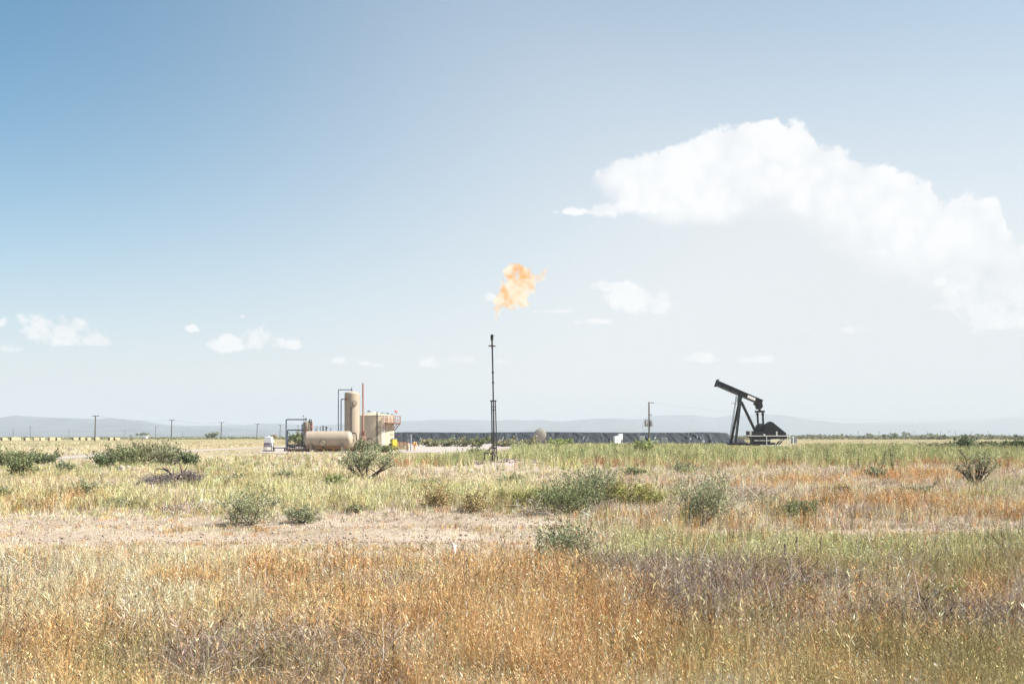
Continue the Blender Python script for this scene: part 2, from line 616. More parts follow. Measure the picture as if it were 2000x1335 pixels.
# @@GROUND
# ------------------------------------------------------------------ ground sheets
def ground_mat():
    m, nt, out = node_mat('dry_soil')
    L = nt.links.new
    b = nn(nt, 'ShaderNodeBsdfPrincipled')
    b.inputs['Roughness'].default_value = 0.95
    b.inputs['Specular IOR Level'].default_value = 0.1
    tc = nn(nt, 'ShaderNodeTexCoord')

    def noise(scale, det=6, ro=0.6):
        n = nn(nt, 'ShaderNodeTexNoise')
        n.inputs['Scale'].default_value = scale
        n.inputs['Detail'].default_value = det
        n.inputs['Roughness'].default_value = ro
        L(tc.outputs['Object'], n.inputs['Vector'])
        return n.outputs['Fac']

    def mr(v, a, b):
        n = nn(nt, 'ShaderNodeMapRange')
        n.inputs['From Min'].default_value = a
        n.inputs['From Max'].default_value = b
        L(v, n.inputs['Value'])
        return n.outputs['Result']

    def mix(f, a, b):
        n = nn(nt, 'ShaderNodeMix', data_type='RGBA')
        for k, v in (('Factor', f), ('A', a), ('B', b)):
            if isinstance(v, tuple):
                n.inputs[k].default_value = (*v, 1)
            else:
                L(v, n.inputs[k])
        return n.outputs['Result']
    c = mix(mr(noise(0.35), 0.35, 0.65), (0.31, 0.24, 0.178), (0.42, 0.335, 0.26))
    c = mix(mr(noise(9.0), 0.5, 0.75), c, (0.25, 0.18, 0.13))
    c = mix(mr(noise(30.0, 3), 0.55, 0.8), c, (0.49, 0.405, 0.325))
    # far off the sheet is dry grassland: straw with olive scrub patches
    sp = nn(nt, 'ShaderNodeSeparateXYZ')
    L(tc.outputs['Object'], sp.inputs[0])
    ma = nn(nt, 'ShaderNodeMapping')
    ma.inputs['Scale'].default_value = (1, 0.35, 1)
    L(tc.outputs['Object'], ma.inputs['Vector'])
    nf = nn(nt, 'ShaderNodeTexNoise')
    nf.inputs['Scale'].default_value = 0.022
    nf.inputs['Detail'].default_value = 8
    nf.inputs['Roughness'].default_value = 0.7
    L(ma.outputs['Vector'], nf.inputs['Vector'])
    g = mix(mr(nf.outputs['Fac'], 0.42, 0.62), (0.33, 0.26, 0.145), (0.19, 0.18, 0.09))
    c = mix(mr(sp.outputs['Y'], 60, 200), c, g)
    L(c, b.inputs['Base Color'])
    bp = nn(nt, 'ShaderNodeBump')
    bp.inputs['Strength'].default_value = 0.6
    bp.inputs['Distance'].default_value = 0.05
    L(noise(14.0, 8, 0.7), bp.inputs['Height'])
    L(bp.outputs['Normal'], b.inputs['Normal'])
    L(b.outputs['BSDF'], out.inputs['Surface'])
    return m


def rut(x, y):
    """two-track lane: how bare the ground is"""
    w = 0.35 * (N1(x, y, 9) - 0.5)
    a = np.exp(-((y - 21.9 - w) / 0.55) ** 2)
    px = CX + F * x / np.maximum(y, 1)
    b = np.exp(-((y - 19.1 - w) / 0.75) ** 2) * (1 - 0.75 * sstep(850, 1150, px))
    c = np.exp(-((y - 20.6 - w) / 0.5) ** 2) * sstep(1350, 1500, px)
    return np.clip(a * (0.85 - 0.35 * sstep(1000, 1250, px) * (1 - sstep(1350, 1500, px))) + b + c, 0, 1)


def gz(x, y):
    near = 1 - sstep(45, 90, y)
    z = 0.16 * (N2.fbm(x, y, 6.0) - 0.5) + 0.05 * (N3.fbm(x, y, 1.1) - 0.5)
    z = z * near - 0.07 * rut(x, y)
    return z


ys = np.concatenate([np.linspace(-60, 4, 14), np.geomspace(4.5, 90, 260), np.geomspace(95, 21500, 60)])
xs = np.concatenate([-np.geomspace(60, 25500, 40)[::-1], np.linspace(-55, 55, 420), np.geomspace(60, 25500, 40)])
XX, YY = np.meshgrid(xs, ys)
ZZ = gz(XX, YY)
ZZ = np.where(np.abs(XX) > 56, 0, ZZ)
V = np.stack([XX, YY, ZZ], -1).reshape(-1, 3)
nx = len(xs)
ii, jj = np.meshgrid(np.arange(len(ys) - 1), np.arange(nx - 1), indexing='ij')
a = (ii * nx + jj).ravel()
T = np.stack([a, a + 1, a + nx + 1, a + nx], 1)
ground = np_mesh('ground', V, T, None, ground_mat(), smooth=True)
tag(ground, 'dry pinkish soil of the flat prairie', 'ground', kind='structure')


def dirtmat(name, c1, c2, sc=2.0):
    return paint(name, tuple((p + q) / 2 for p, q in zip(c1, c2)), 0.95, var=0.16, scale=sc, bump=0.5)


def strip(name, left, right, z, mat, label, cat, kind='structure'):
    V, n = [], len(left)
    for l, r in zip(left, right):
        for t in np.linspace(0, 1, 7):
            p = Vector(l).lerp(Vector(r), t)
            V.append((p.x, p.y, z + 0.05 * (1 - (2 * t - 1) ** 2)))
    T = [(i * 7 + j, i * 7 + j + 1, i * 7 + j + 8, i * 7 + j + 7) for i in range(n - 1) for j in range(6)]
    o = np_mesh(name, np.array(V), np.array(T), None, mat, smooth=True)
    return tag(o, label, cat, kind=kind)


M['road'] = dirtmat('caliche', (0.33, 0.27, 0.235), (0.41, 0.345, 0.30), 0.6)
rl, rr = [], []
for t in np.linspace(0, 1, 24):
    px = 90 + t * 440
    yb = 898 - 24.5 * t ** 0.86
    wdt = 8.2 - 4.6 * t
    a1, b1 = G(px, yb), G(px + 18, yb - wdt * .62)
    rl.append(a1)
    rr.append(b1)
strip('dirt_road', rl, rr, 0.02, M['road'], 'pale caliche road curving from the left towards the tanks', 'road')
pad = MB()
oc = [G(505, 884), G(620, 889), G(780, 884), G(860, 884), G(1000, 876), G(1110, 871.5), G(1130, 868), G(1000, 866.2), G(800, 867), G(640, 866), G(520, 872)]
pad.prism([Vector((p.x, p.y, -0.3)) for p in oc], (0, 0, 0.35))
tag(pad.build('gravel_pad', M['road'], origin=(0, 0, -.3)), 'pale caliche pad under the tanks and vessels', 'pad', kind='structure')


# hills ------------------------------------------------------------------
def hillmat(name, c):
    m, nt, out = node_mat(name)
    L = nt.links.new
    b = nn(nt, 'ShaderNodeBsdfDiffuse')
    tc = nn(nt, 'ShaderNodeTexCoord')
    n = nn(nt, 'ShaderNodeTexNoise')
    n.inputs['Scale'].default_value = 0.004
    n.inputs['Detail'].default_value = 9
    n.inputs['Roughness'].default_value = 0.7
    L(tc.outputs['Object'], n.inputs['Vector'])
    mr = nn(nt, 'ShaderNodeMapRange')
    mr.inputs['From Min'].default_value = 0.35
    mr.inputs['From Max'].default_value = 0.65
    L(n.outputs['Fac'], mr.inputs['Value'])
    mx = nn(nt, 'ShaderNodeMix', data_type='RGBA')
    mx.inputs['A'].default_value = (*[q * 0.6 for q in c], 1)
    mx.inputs['B'].default_value = (*[q * 1.35 for q in c], 1)
    L(mr.outputs['Result'], mx.inputs['Factor'])
    L(mx.outputs['Result'], b.inputs['Color'])
    L(b.outputs[0], out.inputs['Surface'])
    return m


def range_of_hills(prof, D, depth, seed, label, mat):
    px = np.array([p[0] for p in prof], float)
    py = np.array([p[1] for p in prof], float)
    n, k = 420, 26
    q = np.linspace(px[0], px[-1], n)
    crest = np.interp(q, px, py)
    nzv = VN(seed)
    crest = crest + 1.3 * (nzv.fbm(q, q * 0, 30) - 0.5) + 0.7 * (nzv.fbm(q, q * 0 + 9, 9) - 0.5)
    V = []
    x0 = (q - CX) * D / F
    hz_ = np.maximum((HY - crest) * D / F + H, 4)
    for j in range(k):
        t = j / (k - 1)                       # front foot, crest at .6, back foot
        Yj = D - depth * 0.6 + depth * t
        s = (t / 0.6) if t <= 0.6 else (1 - (t - 0.6) / 0.4)
        prof_h = s ** 1.25
        rid = (nzv.fbm(x0, x0 * 0 + Yj, depth * 0.22) - 0.5) * 0.55 * (4 * s * (1 - s))
        z = hz_ * np.clip(prof_h + rid, -0.02, 1) - (2 if j in (0, k - 1) else 0)
        V.append(np.stack([x0 * (Yj / D) if t <= .6 else x0, np.full(n, Yj), z], -1))
    V = np.concatenate(V)
    ii, jj = np.meshgrid(np.arange(k - 1), np.arange(n - 1), indexing='ij')
    a = (ii * n + jj).ravel()
    o = np_mesh('hills', V, np.stack([a, a + 1, a + n + 1, a + n], 1), None, mat, smooth=True)
    return tag(o, label, 'hills', kind='structure')


HM = hillmat('haze_blue_hill', (0.10, 0.115, 0.135))  # blue of the haze painted into the hills' own colour
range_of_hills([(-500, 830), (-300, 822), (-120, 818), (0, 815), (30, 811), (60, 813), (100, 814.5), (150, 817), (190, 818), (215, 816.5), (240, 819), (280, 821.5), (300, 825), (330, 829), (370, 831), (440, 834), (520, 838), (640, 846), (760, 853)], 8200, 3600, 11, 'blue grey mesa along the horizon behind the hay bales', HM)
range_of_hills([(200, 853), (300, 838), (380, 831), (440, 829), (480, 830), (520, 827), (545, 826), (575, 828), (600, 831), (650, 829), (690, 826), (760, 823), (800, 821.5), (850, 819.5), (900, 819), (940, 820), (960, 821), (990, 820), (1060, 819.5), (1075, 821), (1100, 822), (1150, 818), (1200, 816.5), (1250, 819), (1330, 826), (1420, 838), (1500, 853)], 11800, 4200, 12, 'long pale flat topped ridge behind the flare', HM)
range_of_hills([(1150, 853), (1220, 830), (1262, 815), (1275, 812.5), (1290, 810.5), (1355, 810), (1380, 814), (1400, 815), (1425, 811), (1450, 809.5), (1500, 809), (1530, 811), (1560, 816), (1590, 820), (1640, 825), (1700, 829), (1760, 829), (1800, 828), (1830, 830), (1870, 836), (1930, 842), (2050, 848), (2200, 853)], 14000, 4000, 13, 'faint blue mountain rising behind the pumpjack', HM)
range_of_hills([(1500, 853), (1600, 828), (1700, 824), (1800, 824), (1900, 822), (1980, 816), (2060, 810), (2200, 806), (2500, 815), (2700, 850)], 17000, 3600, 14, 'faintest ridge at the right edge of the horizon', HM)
# @@VEG
# ------------------------------------------------------------------ grass and weeds
PAL = {  # base colours
    'straw': [(0.66, 0.545, 0.35), (0.58, 0.465, 0.28), (0.75, 0.635, 0.44)],
    'pale': [(0.59, 0.475, 0.37), (0.50, 0.39, 0.30), (0.67, 0.56, 0.45)],
    'ygreen': [(0.54, 0.50, 0.255), (0.46, 0.44, 0.21), (0.63, 0.575, 0.34)],
    'green': [(0.39, 0.40, 0.19), (0.29, 0.32, 0.145), (0.48, 0.47, 0.25)],
    'orange': [(0.64, 0.375, 0.17), (0.55, 0.305, 0.12), (0.73, 0.50, 0.30)],
    'rust': [(0.50, 0.29, 0.155), (0.42, 0.225, 0.11), (0.57, 0.37, 0.22)],
    'mauve': [(0.44, 0.335, 0.275), (0.27, 0.195, 0.155), (0.64, 0.52, 0.44)],
    'olive': [(0.45, 0.365, 0.18), (0.53, 0.43, 0.23), (0.35, 0.29, 0.135)],
}
KINDS_V = list(PAL)
PALA = np.array([PAL[k] for k in KINDS_V])
KI = {k: i for i, k in enumerate(KINDS_V)}


def gauss(px, py, cx, cy, rx, ry):
    return np.exp(-(((px - cx) / rx) ** 2 + ((py - cy) / ry) ** 2))


def box1(v, a, b, e):
    return sstep(a - e, a + e, v) * (1 - sstep(b - e, b + e, v))


PATCH = [  # kind, px, py (ground), rx, ry, weight
    ('green', 60, 910, 130, 16, 3), ('green', 280, 910, 150, 14, 2.5), ('olive', 130, 945, 130, 12, 1.5), ('green', 520, 905, 160, 10, 1.6), ('ygreen', 420, 940, 200, 14, 1.2), ('ygreen', 430, 985, 190, 12, 1.3),
    ('pale', 250, 950, 120, 10, .9), ('orange', 60, 992, 90, 6, 1.4), ('orange', 170, 980, 60, 5, 1), ('mauve', 370, 998, 120, 8, .7), ('mauve', 150, 998, 90, 6, .5),
    ('green', 660, 945, 40, 8, 1.4), ('ygreen', 640, 960, 260, 18, .9), ('rust', 800, 908, 70, 4, 1.8), ('ygreen', 760, 980, 150, 12, .8), ('pale', 700, 1010, 200, 8, 1), ('rust', 330, 922, 60, 4, 1.2),
    ('rust', 1180, 908, 120, 4, 2.5), ('rust', 1340, 908, 110, 5, 3.4), ('rust', 1480, 912, 70, 4, 2), ('rust', 1680, 906, 90, 5, 2), ('ygreen', 1420, 915, 300, 8, 1.2), ('rust', 1850, 905, 120, 10, 1.2), ('orange', 1600, 945, 130, 10, 1.8), ('orange', 1820, 930, 140, 8, 1.2),
    ('ygreen', 1100, 925, 140, 10, .8), ('pale', 1350, 940, 120, 12, 1.2), ('orange', 1630, 985, 50, 12, 1.6), ('orange', 1750, 985, 120, 14, .9), ('mauve', 1780, 1010, 180, 10, .8), ('mauve', 1480, 985, 50, 7, 2.0),
    ('straw', 1460, 1010, 90, 9, 2.2), ('green', 1940, 950, 60, 10, .9), ('ygreen', 1950, 985, 80, 10, .8), ('ygreen', 1100, 1020, 120, 8, .7), ('straw', 1150, 1015, 200, 8, .9),
    ('mauve', 1120, 1008, 150, 7, 1.4), ('mauve', 40, 1140, 70, 16, 1.6), ('mauve', 110, 1120, 60, 12, .4),
    ('mauve', 290, 1230, 90, 26, .6), ('mauve', 520, 1335, 190, 50, 4.5), ('mauve', 740, 1165, 60, 14, .9), ('mauve', 860, 1165, 45, 14, .7), ('mauve', 1060, 1180, 60, 20, .9), ('mauve', 860, 1270, 110, 18, 1.6),
    ('green', 1855, 1165, 40, 12, 1.0), ('green', 1340, 1110, 40, 8, 1.4), ('ygreen', 1360, 1085, 120, 14, .8),
]


def zone(px, py, x, y):
    """weights of the kinds and overall density at ground points given by photo pixels"""
    W = np.zeros((len(KINDS_V), len(px)))
    wob = (N1.fbm(x, y, 4.0) - 0.5) * 2 + (N3.fbm(x, y, 0.8) - 0.5) * 1.2
    pw = py + wob * np.clip((py - 852) * 0.10, 1, 30)
    xw = px + wob * 150
    R = sstep(960, 1200, xw)
    far = 1 - sstep(874, 884, pw)
    W[KI['straw']] += far * 1.0 * (1 - .5 * R) + .15
    W[KI['pale']] += far * (.5 + .5 * R)
    W[KI['olive']] += far * .5 * sstep(.5, .75, N2(x, y, 40))
    m1 = box1(pw, 882, 1003, 4)
    W[KI['olive']] += m1 * (1 - R) * .22
    W[KI['ygreen']] += m1 * (1 - R) * .55 * (0.4 + 1.4 * N2.fbm(x, y, 7))
    W[KI['straw']] += m1 * (1 - R) * .6
    W[KI['pale']] += m1 * (1 - R) * (.7 * sstep(.45, .7, N3.fbm(x, y, 5)))
    tg = box1(pw, 869, 906, 2.5) * sstep(760, 900, px + wob * 60)
    W[KI['green']] += tg * 5.0
    W[KI['ygreen']] += tg * 2.0
    W[KI['orange']] += tg * 1.5 * sstep(1400, 1750, px) * sstep(.4, .6, N1.fbm(x, y, 9))
    m2 = box1(pw, 908, 1008, 4) * R
    W[KI['pale']] += m2 * 1.0
    W[KI['straw']] += m2 * .5
    W[KI['orange']] += m2 * 1.5 * sstep(.52, .68, N4.fbm(x, y, 6)) * sstep(1400, 1600, px)
    W[KI['ygreen']] += m2 * .8 * sstep(.5, .65, N2.fbm(x, y, 5))
    m3 = box1(pw, 1003, 1066, 6)
    W[KI['pale']] += m3 * 1.2
    W[KI['straw']] += m3 * .4
    W[KI['orange']] += m3 * .35
    W[KI['ygreen']] += m3 * .5 * sstep(.55, .7, N2.fbm(x, y, 3))
    m4 = box1(pw, 1062, 1150, 8) * (1 - sstep(1000, 1150, xw))
    W[KI['straw']] += m4 * 1.8 * (1 - .7 * sstep(450, 800, xw))
    W[KI['pale']] += m4 * 1.1 * sstep(.4, .65, N3.fbm(x, y, 2.5))
    W[KI['orange']] += m4 * (.12 + 1.3 * sstep(600, 850, xw) * sstep(1085, 1120, pw))
    m5 = box1(pw, 1050, 1118, 8) * sstep(1120, 1260, xw)
    W[KI['ygreen']] += m5 * 5.0
    W[KI['straw']] += m5 * .5
    m6 = box1(pw, 1118, 1262, 10) * sstep(1130, 1300, xw)
    W[KI['mauve']] += m6 * 4.5 * sstep(.36, .6, N4.fbm(x, y, 1.5))
    W[KI['orange']] += m6 * .7 * sstep(.45, .65, N2.fbm(x, y, 1.2))
    W[KI['olive']] += m6 * .5
    W[KI['pale']] += m6 * .8
    W[KI['rust']] += m6 * .6 * sstep(.45, .65, N3.fbm(x, y, 1.6))
    m7 = sstep(1135, 1165, pw) * (1 - sstep(1180, 1330, xw))
    gl = (1 - sstep(330, 640, xw)) * (1 - sstep(1215, 1275, pw))
    W[KI['straw']] += m7 * (.5 + 2.2 * gl)
    W[KI['orange']] += m7 * (2.1 * (1 - .85 * gl)) * (0.5 + N2.fbm(x, y, 2.2))
    W[KI['olive']] += m7 * .9 * sstep(1230, 1290, pw) * (1 - sstep(350, 700, xw))
    W[KI['pale']] += m7 * .7 * sstep(.5, .7, N1.fbm(x, y, 1.8))
    W[KI['mauve']] += m7 * (1 - .8 * gl) * .8 * sstep(.58, .7, N4.fbm(x, y, 1.7))
    m8 = sstep(1250, 1285, pw) * sstep(1180, 1330, xw)
    W[KI['olive']] += m8 * (.95 + .7 * sstep(1500, 1900, xw))
    W[KI['orange']] += m8 * 1.3 * (0.3 + 1.2 * N2.fbm(x, y, 1.5)) * (1 - .55 * sstep(1500, 1950, xw))
    W[KI['ygreen']] += m8 * .4
    W[KI['pale']] += m8 * .7
    W[KI['straw']] += m8 * .45
    W[KI['mauve']] += m8 * 1.2 * sstep(.5, .62, N4.fbm(x, y, 1.3))
    for k, cx, cy, rx, ry, wt in PATCH:
        W[KI[k]] += wt * gauss(px, py, cx, cy, rx, ry) * (0.5 + N3.fbm(x, y, 1.5))
    dens = 1 - 0.93 * rut(x, y) * (0.65 + 0.5 * N2(x, y, 1.5))
    dens *= 1 - 0.26 * box1(pw, 1004, 1075, 8) * (1 - sstep(1150, 1300, xw))
    dens *= 1 - .75 * gauss(px, py, 680, 1090, 80, 10) - .75 * gauss(px, py, 850, 1080, 60, 10) * 1
    # open soil of the road, the pad and the rocky flare mound
    t = np.clip((px - 90) / 440, 0, 1)
    yb = 898 - 24.5 * t ** 0.86
    wd = 8.2 - 4.6 * t
    dens *= 1 - 0.97 * ((px > 80) & (px < 540) & (py < yb + 1.2) & (py > yb - wd * .85))
    inpad = (px > 505) & (px < 1000) & (py < np.where(px < 780, 883.5, 886)) & (py > 866.5)
    dens *= 1 - 0.97 * inpad
    dens *= 1 - 0.93 * gauss(px, py, 985, 912, 110, 8)
    dens *= 1 - .8 * gauss(px, py, 338, 958, 62, 12)
    # clumpy growth
    dens *= np.clip(0.05 + 1.75 * N4.fbm(x, y, 0.7) ** 1.4, 0.08, 1)
    return W, np.clip(dens, 0, 1)


def sample_points(n, s0, s1, pw_, xlo=-160, xhi=2160):
    """ground points; more of them towards the camera than far away"""
    u = RNG.random(n)
    e = 1 - pw_
    s = (s0 ** e + u * (s1 ** e - s0 ** e)) ** (1 / e)
    py = HY + s
    m = 110 + 4.5 * s / H                       # the field goes on a few metres beyond the frame
    keep = RNG.random(n) < (2000 + 2 * m) / (2220 + 9 * s1 / H)
    s, py, m = s[keep], py[keep], m[keep]
    px = -m + RNG.random(len(s)) * (2000 + 2 * m)
    Y = F * H / s
    return px, py, (px - CX) * Y / F, Y


def pick(W, x, y):
    """kind of every tuft; neighbours mostly agree, so the kinds grow in patches"""
    W = W + (0.04 * sstep(40, 12, y) + .008) * W.sum(0)[None] * np.array([1.2, 1.4, .8, .5, .8, .3, .6, .6])[:, None]
    Wc = np.cumsum(W ** 1.12, 0)

    def rank(v):
        o = np.empty(len(v))
        o[np.argsort(v)] = (np.arange(len(v)) + .5) / len(v)
        return o
    near = rank(N2.fbm(x + 37, y + 11, 0.55) + .05 * RNG.random(len(x)))
    mid_ = rank(N3.fbm(x + 5, y + 83, 2.4) + .05 * RNG.random(len(x)))
    u = np.where(RNG.random(len(x)) < sstep(14, 34, y), mid_, near)
    u = np.where(RNG.random(len(x)) < .28, RNG.random(len(x)), u)
    return (u[None] * Wc[-1] > Wc).sum(0).clip(0, len(W) - 1)


def colour(kind, n, x, y, jit=0.30):
    i = RNG.integers(0, 3, n)
    c = PALA[kind, i] * np.where(RNG.random(n) < .09, .42, 1.0)[:, None]      # a few dead tufts, their dark tone painting shade into the gaps
    k = 1 + jit * RNG.standard_normal(n) * (1 - .5 * sstep(18, 45, y))
    k = np.clip(k, .45, 1.7) * (0.8 + 0.4 * N1.fbm(x, y, 1.4))
    return np.clip(c * k[:, None] * (1 + 0.05 * RNG.standard_normal((n, 3))), 0.01, 0.85)


def blades(x, y, h, w, lean, bend, col):
    n = len(x)
    z = gz(x, y) - 0.02
    yaw = RNG.random(n) * 2 * PI
    la = RNG.random(n) * 2 * PI
    lx, ly = np.cos(la) * lean + 0.03, np.sin(la) * lean
    sx, sy = np.cos(yaw) * w / 2, np.sin(yaw) * w / 2
    b = np.stack([x, y, z], -1)
    s = np.stack([sx, sy, 0 * sx], -1)
    mid = b + np.stack([lx * h * .5, ly * h * .5, h * .55], -1)
    tip = b + np.stack([lx * h * (1 + bend), ly * h * (1 + bend), h * (1 - .35 * bend)], -1)
    V = np.stack([b - s, b + s, mid - s * .75, mid + s * .75, tip], 1).reshape(-1, 3)
    o = (np.arange(n) * 5)[:, None]
    T = np.concatenate([o + np.array([[0, 1, 3]]), o + np.array([[0, 3, 2]]), o + np.array([[2, 3, 4]])], 0)
    return V, T, np.repeat(col, 5, 0), (b, mid, tip)


def sprigs(b, mid, tip, w, col, m, ln, spread, t0=.25):
    """m short side leaves or twigs on every stem"""
    n = len(b)
    t = t0 + (1 - t0) * RNG.random((n, m))
    tt = t[..., None]
    p = np.where(tt < .55, b[:, None] + (mid - b)[:, None] * (tt / .55), mid[:, None] + (tip - mid)[:, None] * ((tt - .55) / .45))
    a = RNG.random((n, m)) * 2 * PI
    d = np.stack([np.cos(a) * spread, np.sin(a) * spread, 0.35 + 0.7 * RNG.random((n, m))], -1)
    l = ln[:, None, None] * (0.5 + RNG.random((n, m, 1))) * (1.25 - .7 * tt)
    q = p + d * l
    a2 = RNG.random((n, m)) * 2 * PI
    s = np.stack([np.cos(a2), np.sin(a2), RNG.random((n, m)) - .5], -1) * (w[:, None, None] * .5)
    V = np.stack([p - s * .6, p + s * .6, q], 2)
    mm = (p + q) / 2
    V = np.stack([p, mm + s, q, mm - s], 2).reshape(-1, 3)
    o = (np.arange(n * m) * 4)[:, None]
    T = np.concatenate([o + np.array([[0, 1, 2]]), o + np.array([[0, 2, 3]])], 0)
    C = np.repeat(np.repeat(col, m, 0) * (0.8 + 0.4 * RNG.random((n * m, 1))), 4, 0)
    return V, T, C


def join(parts):
    Vs, Ts, Cs, o = [], [], [], 0
    for V, T, C in parts:
        Vs.append(V)
        Ts.append(T + o)
        Cs.append(C)
        o += len(V)
    return np.concatenate(Vs), np.concatenate(Ts), np.concatenate(Cs)


def lodw(y, k=0.00040, lo=0.0018):
    return np.maximum(lo, k * y)


def grow():
    parts = {k: [] for k in ('straw', 'green', 'orange')}
    grp = {'straw': ('straw', 'pale'), 'green': ('ygreen', 'green', 'olive'), 'orange': ('orange', 'rust')}
    px, py, x, y = sample_points(690000, 5.2, 640, 0.42)
    W, D = zone(px, py, x, y)
    keep = RNG.random(len(px)) < D * np.where((py > 866) & (py < 910) & (px > 760), 1.0, .6 + .4 * sstep(60, 20, y))
    px, py, x, y, W = px[keep], py[keep], x[keep], y[keep], W[:, keep]
    W[KI['mauve']] *= .4
    kd = pick(W, x, y)
    for g, names in grp.items():
        sel = np.isin(kd, [KI[q] for q in names])
        X0, Y0, K0, px0, py0 = x[sel], y[sel], kd[sel], px[sel], py[sel]
        n0 = len(X0)
        tcol = colour(K0, n0, X0, Y0)
        tall = np.isin(K0, [KI['green'], KI['rust'], KI['ygreen']]) & (Y0 > 55) & (Y0 < 215) & (px0 > 760)
        big = .55 + .9 * RNG.random(n0) ** 1.5                     # tuft vigour
        h0 = 0.30 * big * (0.6 + .8 * N2.fbm(X0, Y0, 2.2))
        if g == 'orange':
            h0 = h0 * 1.4
        h0 = np.where(K0 == KI['olive'], h0 * 1.45, h0)
        h0 = np.where(K0 == KI['ygreen'], h0 * 1.25, h0)
        sh = box1(py0, 1000, 1106, 8) * (1 - sstep(1060, 1220, px0))
        h0 = h0 * (1 - .72 * sh)
        ty = np.clip((px0 - 90) / 440, 0, 1)
        yb0 = 898 - 24.5 * ty ** 0.86
        h0 = h0 * (1 - .6 * ((px0 < 560) & (py0 > yb0 - 1) & (py0 < yb0 + 16)))
        tall &= ~((px0 < 990) & (py0 < 897))
        h0 = np.where((px0 > 780) & (px0 < 990) & (py0 > 880) & (py0 < 897), h0 * .5, h0)
        h0 = h0 * (1 - .65 * ((px0 > 1330) & (py0 > 1030) & (py0 < 1064)))
        h0 = h0 * (1 - .5 * gauss(px0, py0, 985, 922, 130, 12))
        h0 = np.where(tall, 0.5 + 0.7 * RNG.random(n0) * (0.4 + 1.2 * N1.fbm(X0, Y0, 6)), h0)
        top = np.where((px0 > 1415) & (px0 < 1570), 866.0, 858.5) + 9 * RNG.random(n0)
        h0 = np.where(Y0 > 55, np.minimum(h0, np.maximum(.12, H - (top - HY) * Y0 / F)), h0)
        h0 = np.where((Y0 > 55) & (Y0 < 100) & (K0 == KI['rust']), h0 * .6, h0)
        m = 7
        n = n0 * m
        rp_ = lambda q: np.repeat(q, m)
        r = rp_((.03 + .0016 * Y0) * big) * np.sqrt(RNG.random(n))
        a = RNG.random(n) * 2 * PI
        X, Y = rp_(X0) + r * np.cos(a), rp_(Y0) + r * np.sin(a)
        h = rp_(h0) * (.45 + .65 * RNG.random(n))
        col = np.clip(rp_i(tcol, m) * (1 + .2 * RNG.standard_normal((n, 1)) * (1 - .5 * sstep(18, 45, Y))[:, None]), .015, .85)
        w = lodw(Y)
        lean = (0.04 + .62 * RNG.random(n) ** 1.6) * (1 if g == 'straw' else .75)
        V, T, C, (b, mm_, t) = blades(X, Y, h, w, lean, .45 * RNG.random(n), col)
        parts[g].append((V, T, C))
        mm = {'straw': 2, 'green': 4, 'orange': 4}[g]
        si = RNG.random(n) < {'straw': .35, 'green': .4, 'orange': .5}[g] * np.where(Y > 90, .5, 1)
        c2 = col[si]
        if g == 'orange':
            c2 = np.where(RNG.random((si.sum(), 1)) < .35, c2 * np.array([1.0, 1.15, 1.35]), c2)
        parts[g].append(sprigs(b[si], mm_[si], t[si], np.maximum(w[si] * 1.9, .0055), np.clip(c2, .01, .8), mm, np.minimum(h[si] * .13, .035 + .0009 * Y[si]), .7))
    px, py, x, y = sample_points(8500, 75, 520, .2)
    ok = (N1.fbm(x, y, 1.8) > .49) & ((py > 1110) | (px > 1150)) & ((px > 520) | (py > 1225))
    x, y, px = x[ok], y[ok], px[ok]
    n = len(x)
    kk_ = RNG.choice([KI['orange'], KI['rust'], KI['olive'], KI['straw'], KI['mauve']], n, p=[.25, .25, .25, .15, .1])
    col = colour(kk_, n, x, y) * np.where(RNG.random(n) < .4, .45, .9)[:, None]
    h = .42 + .42 * RNG.random(n)
    w = np.maximum(.004, .0005 * y)
    V, T, C, (b, m_, t) = blades(x, y, h, w, .04 + .3 * RNG.random(n) ** 2, .25 * RNG.random(n), col)
    parts['orange'].append((V, T, C))
    parts['orange'].append(sprigs(b, m_, t, np.full(n, .009), np.clip(col * 1.15, .01, .8), 12, h * .11, .75, t0=.45))
    return parts


def rp_i(q, m):
    return np.repeat(q, m, 0)


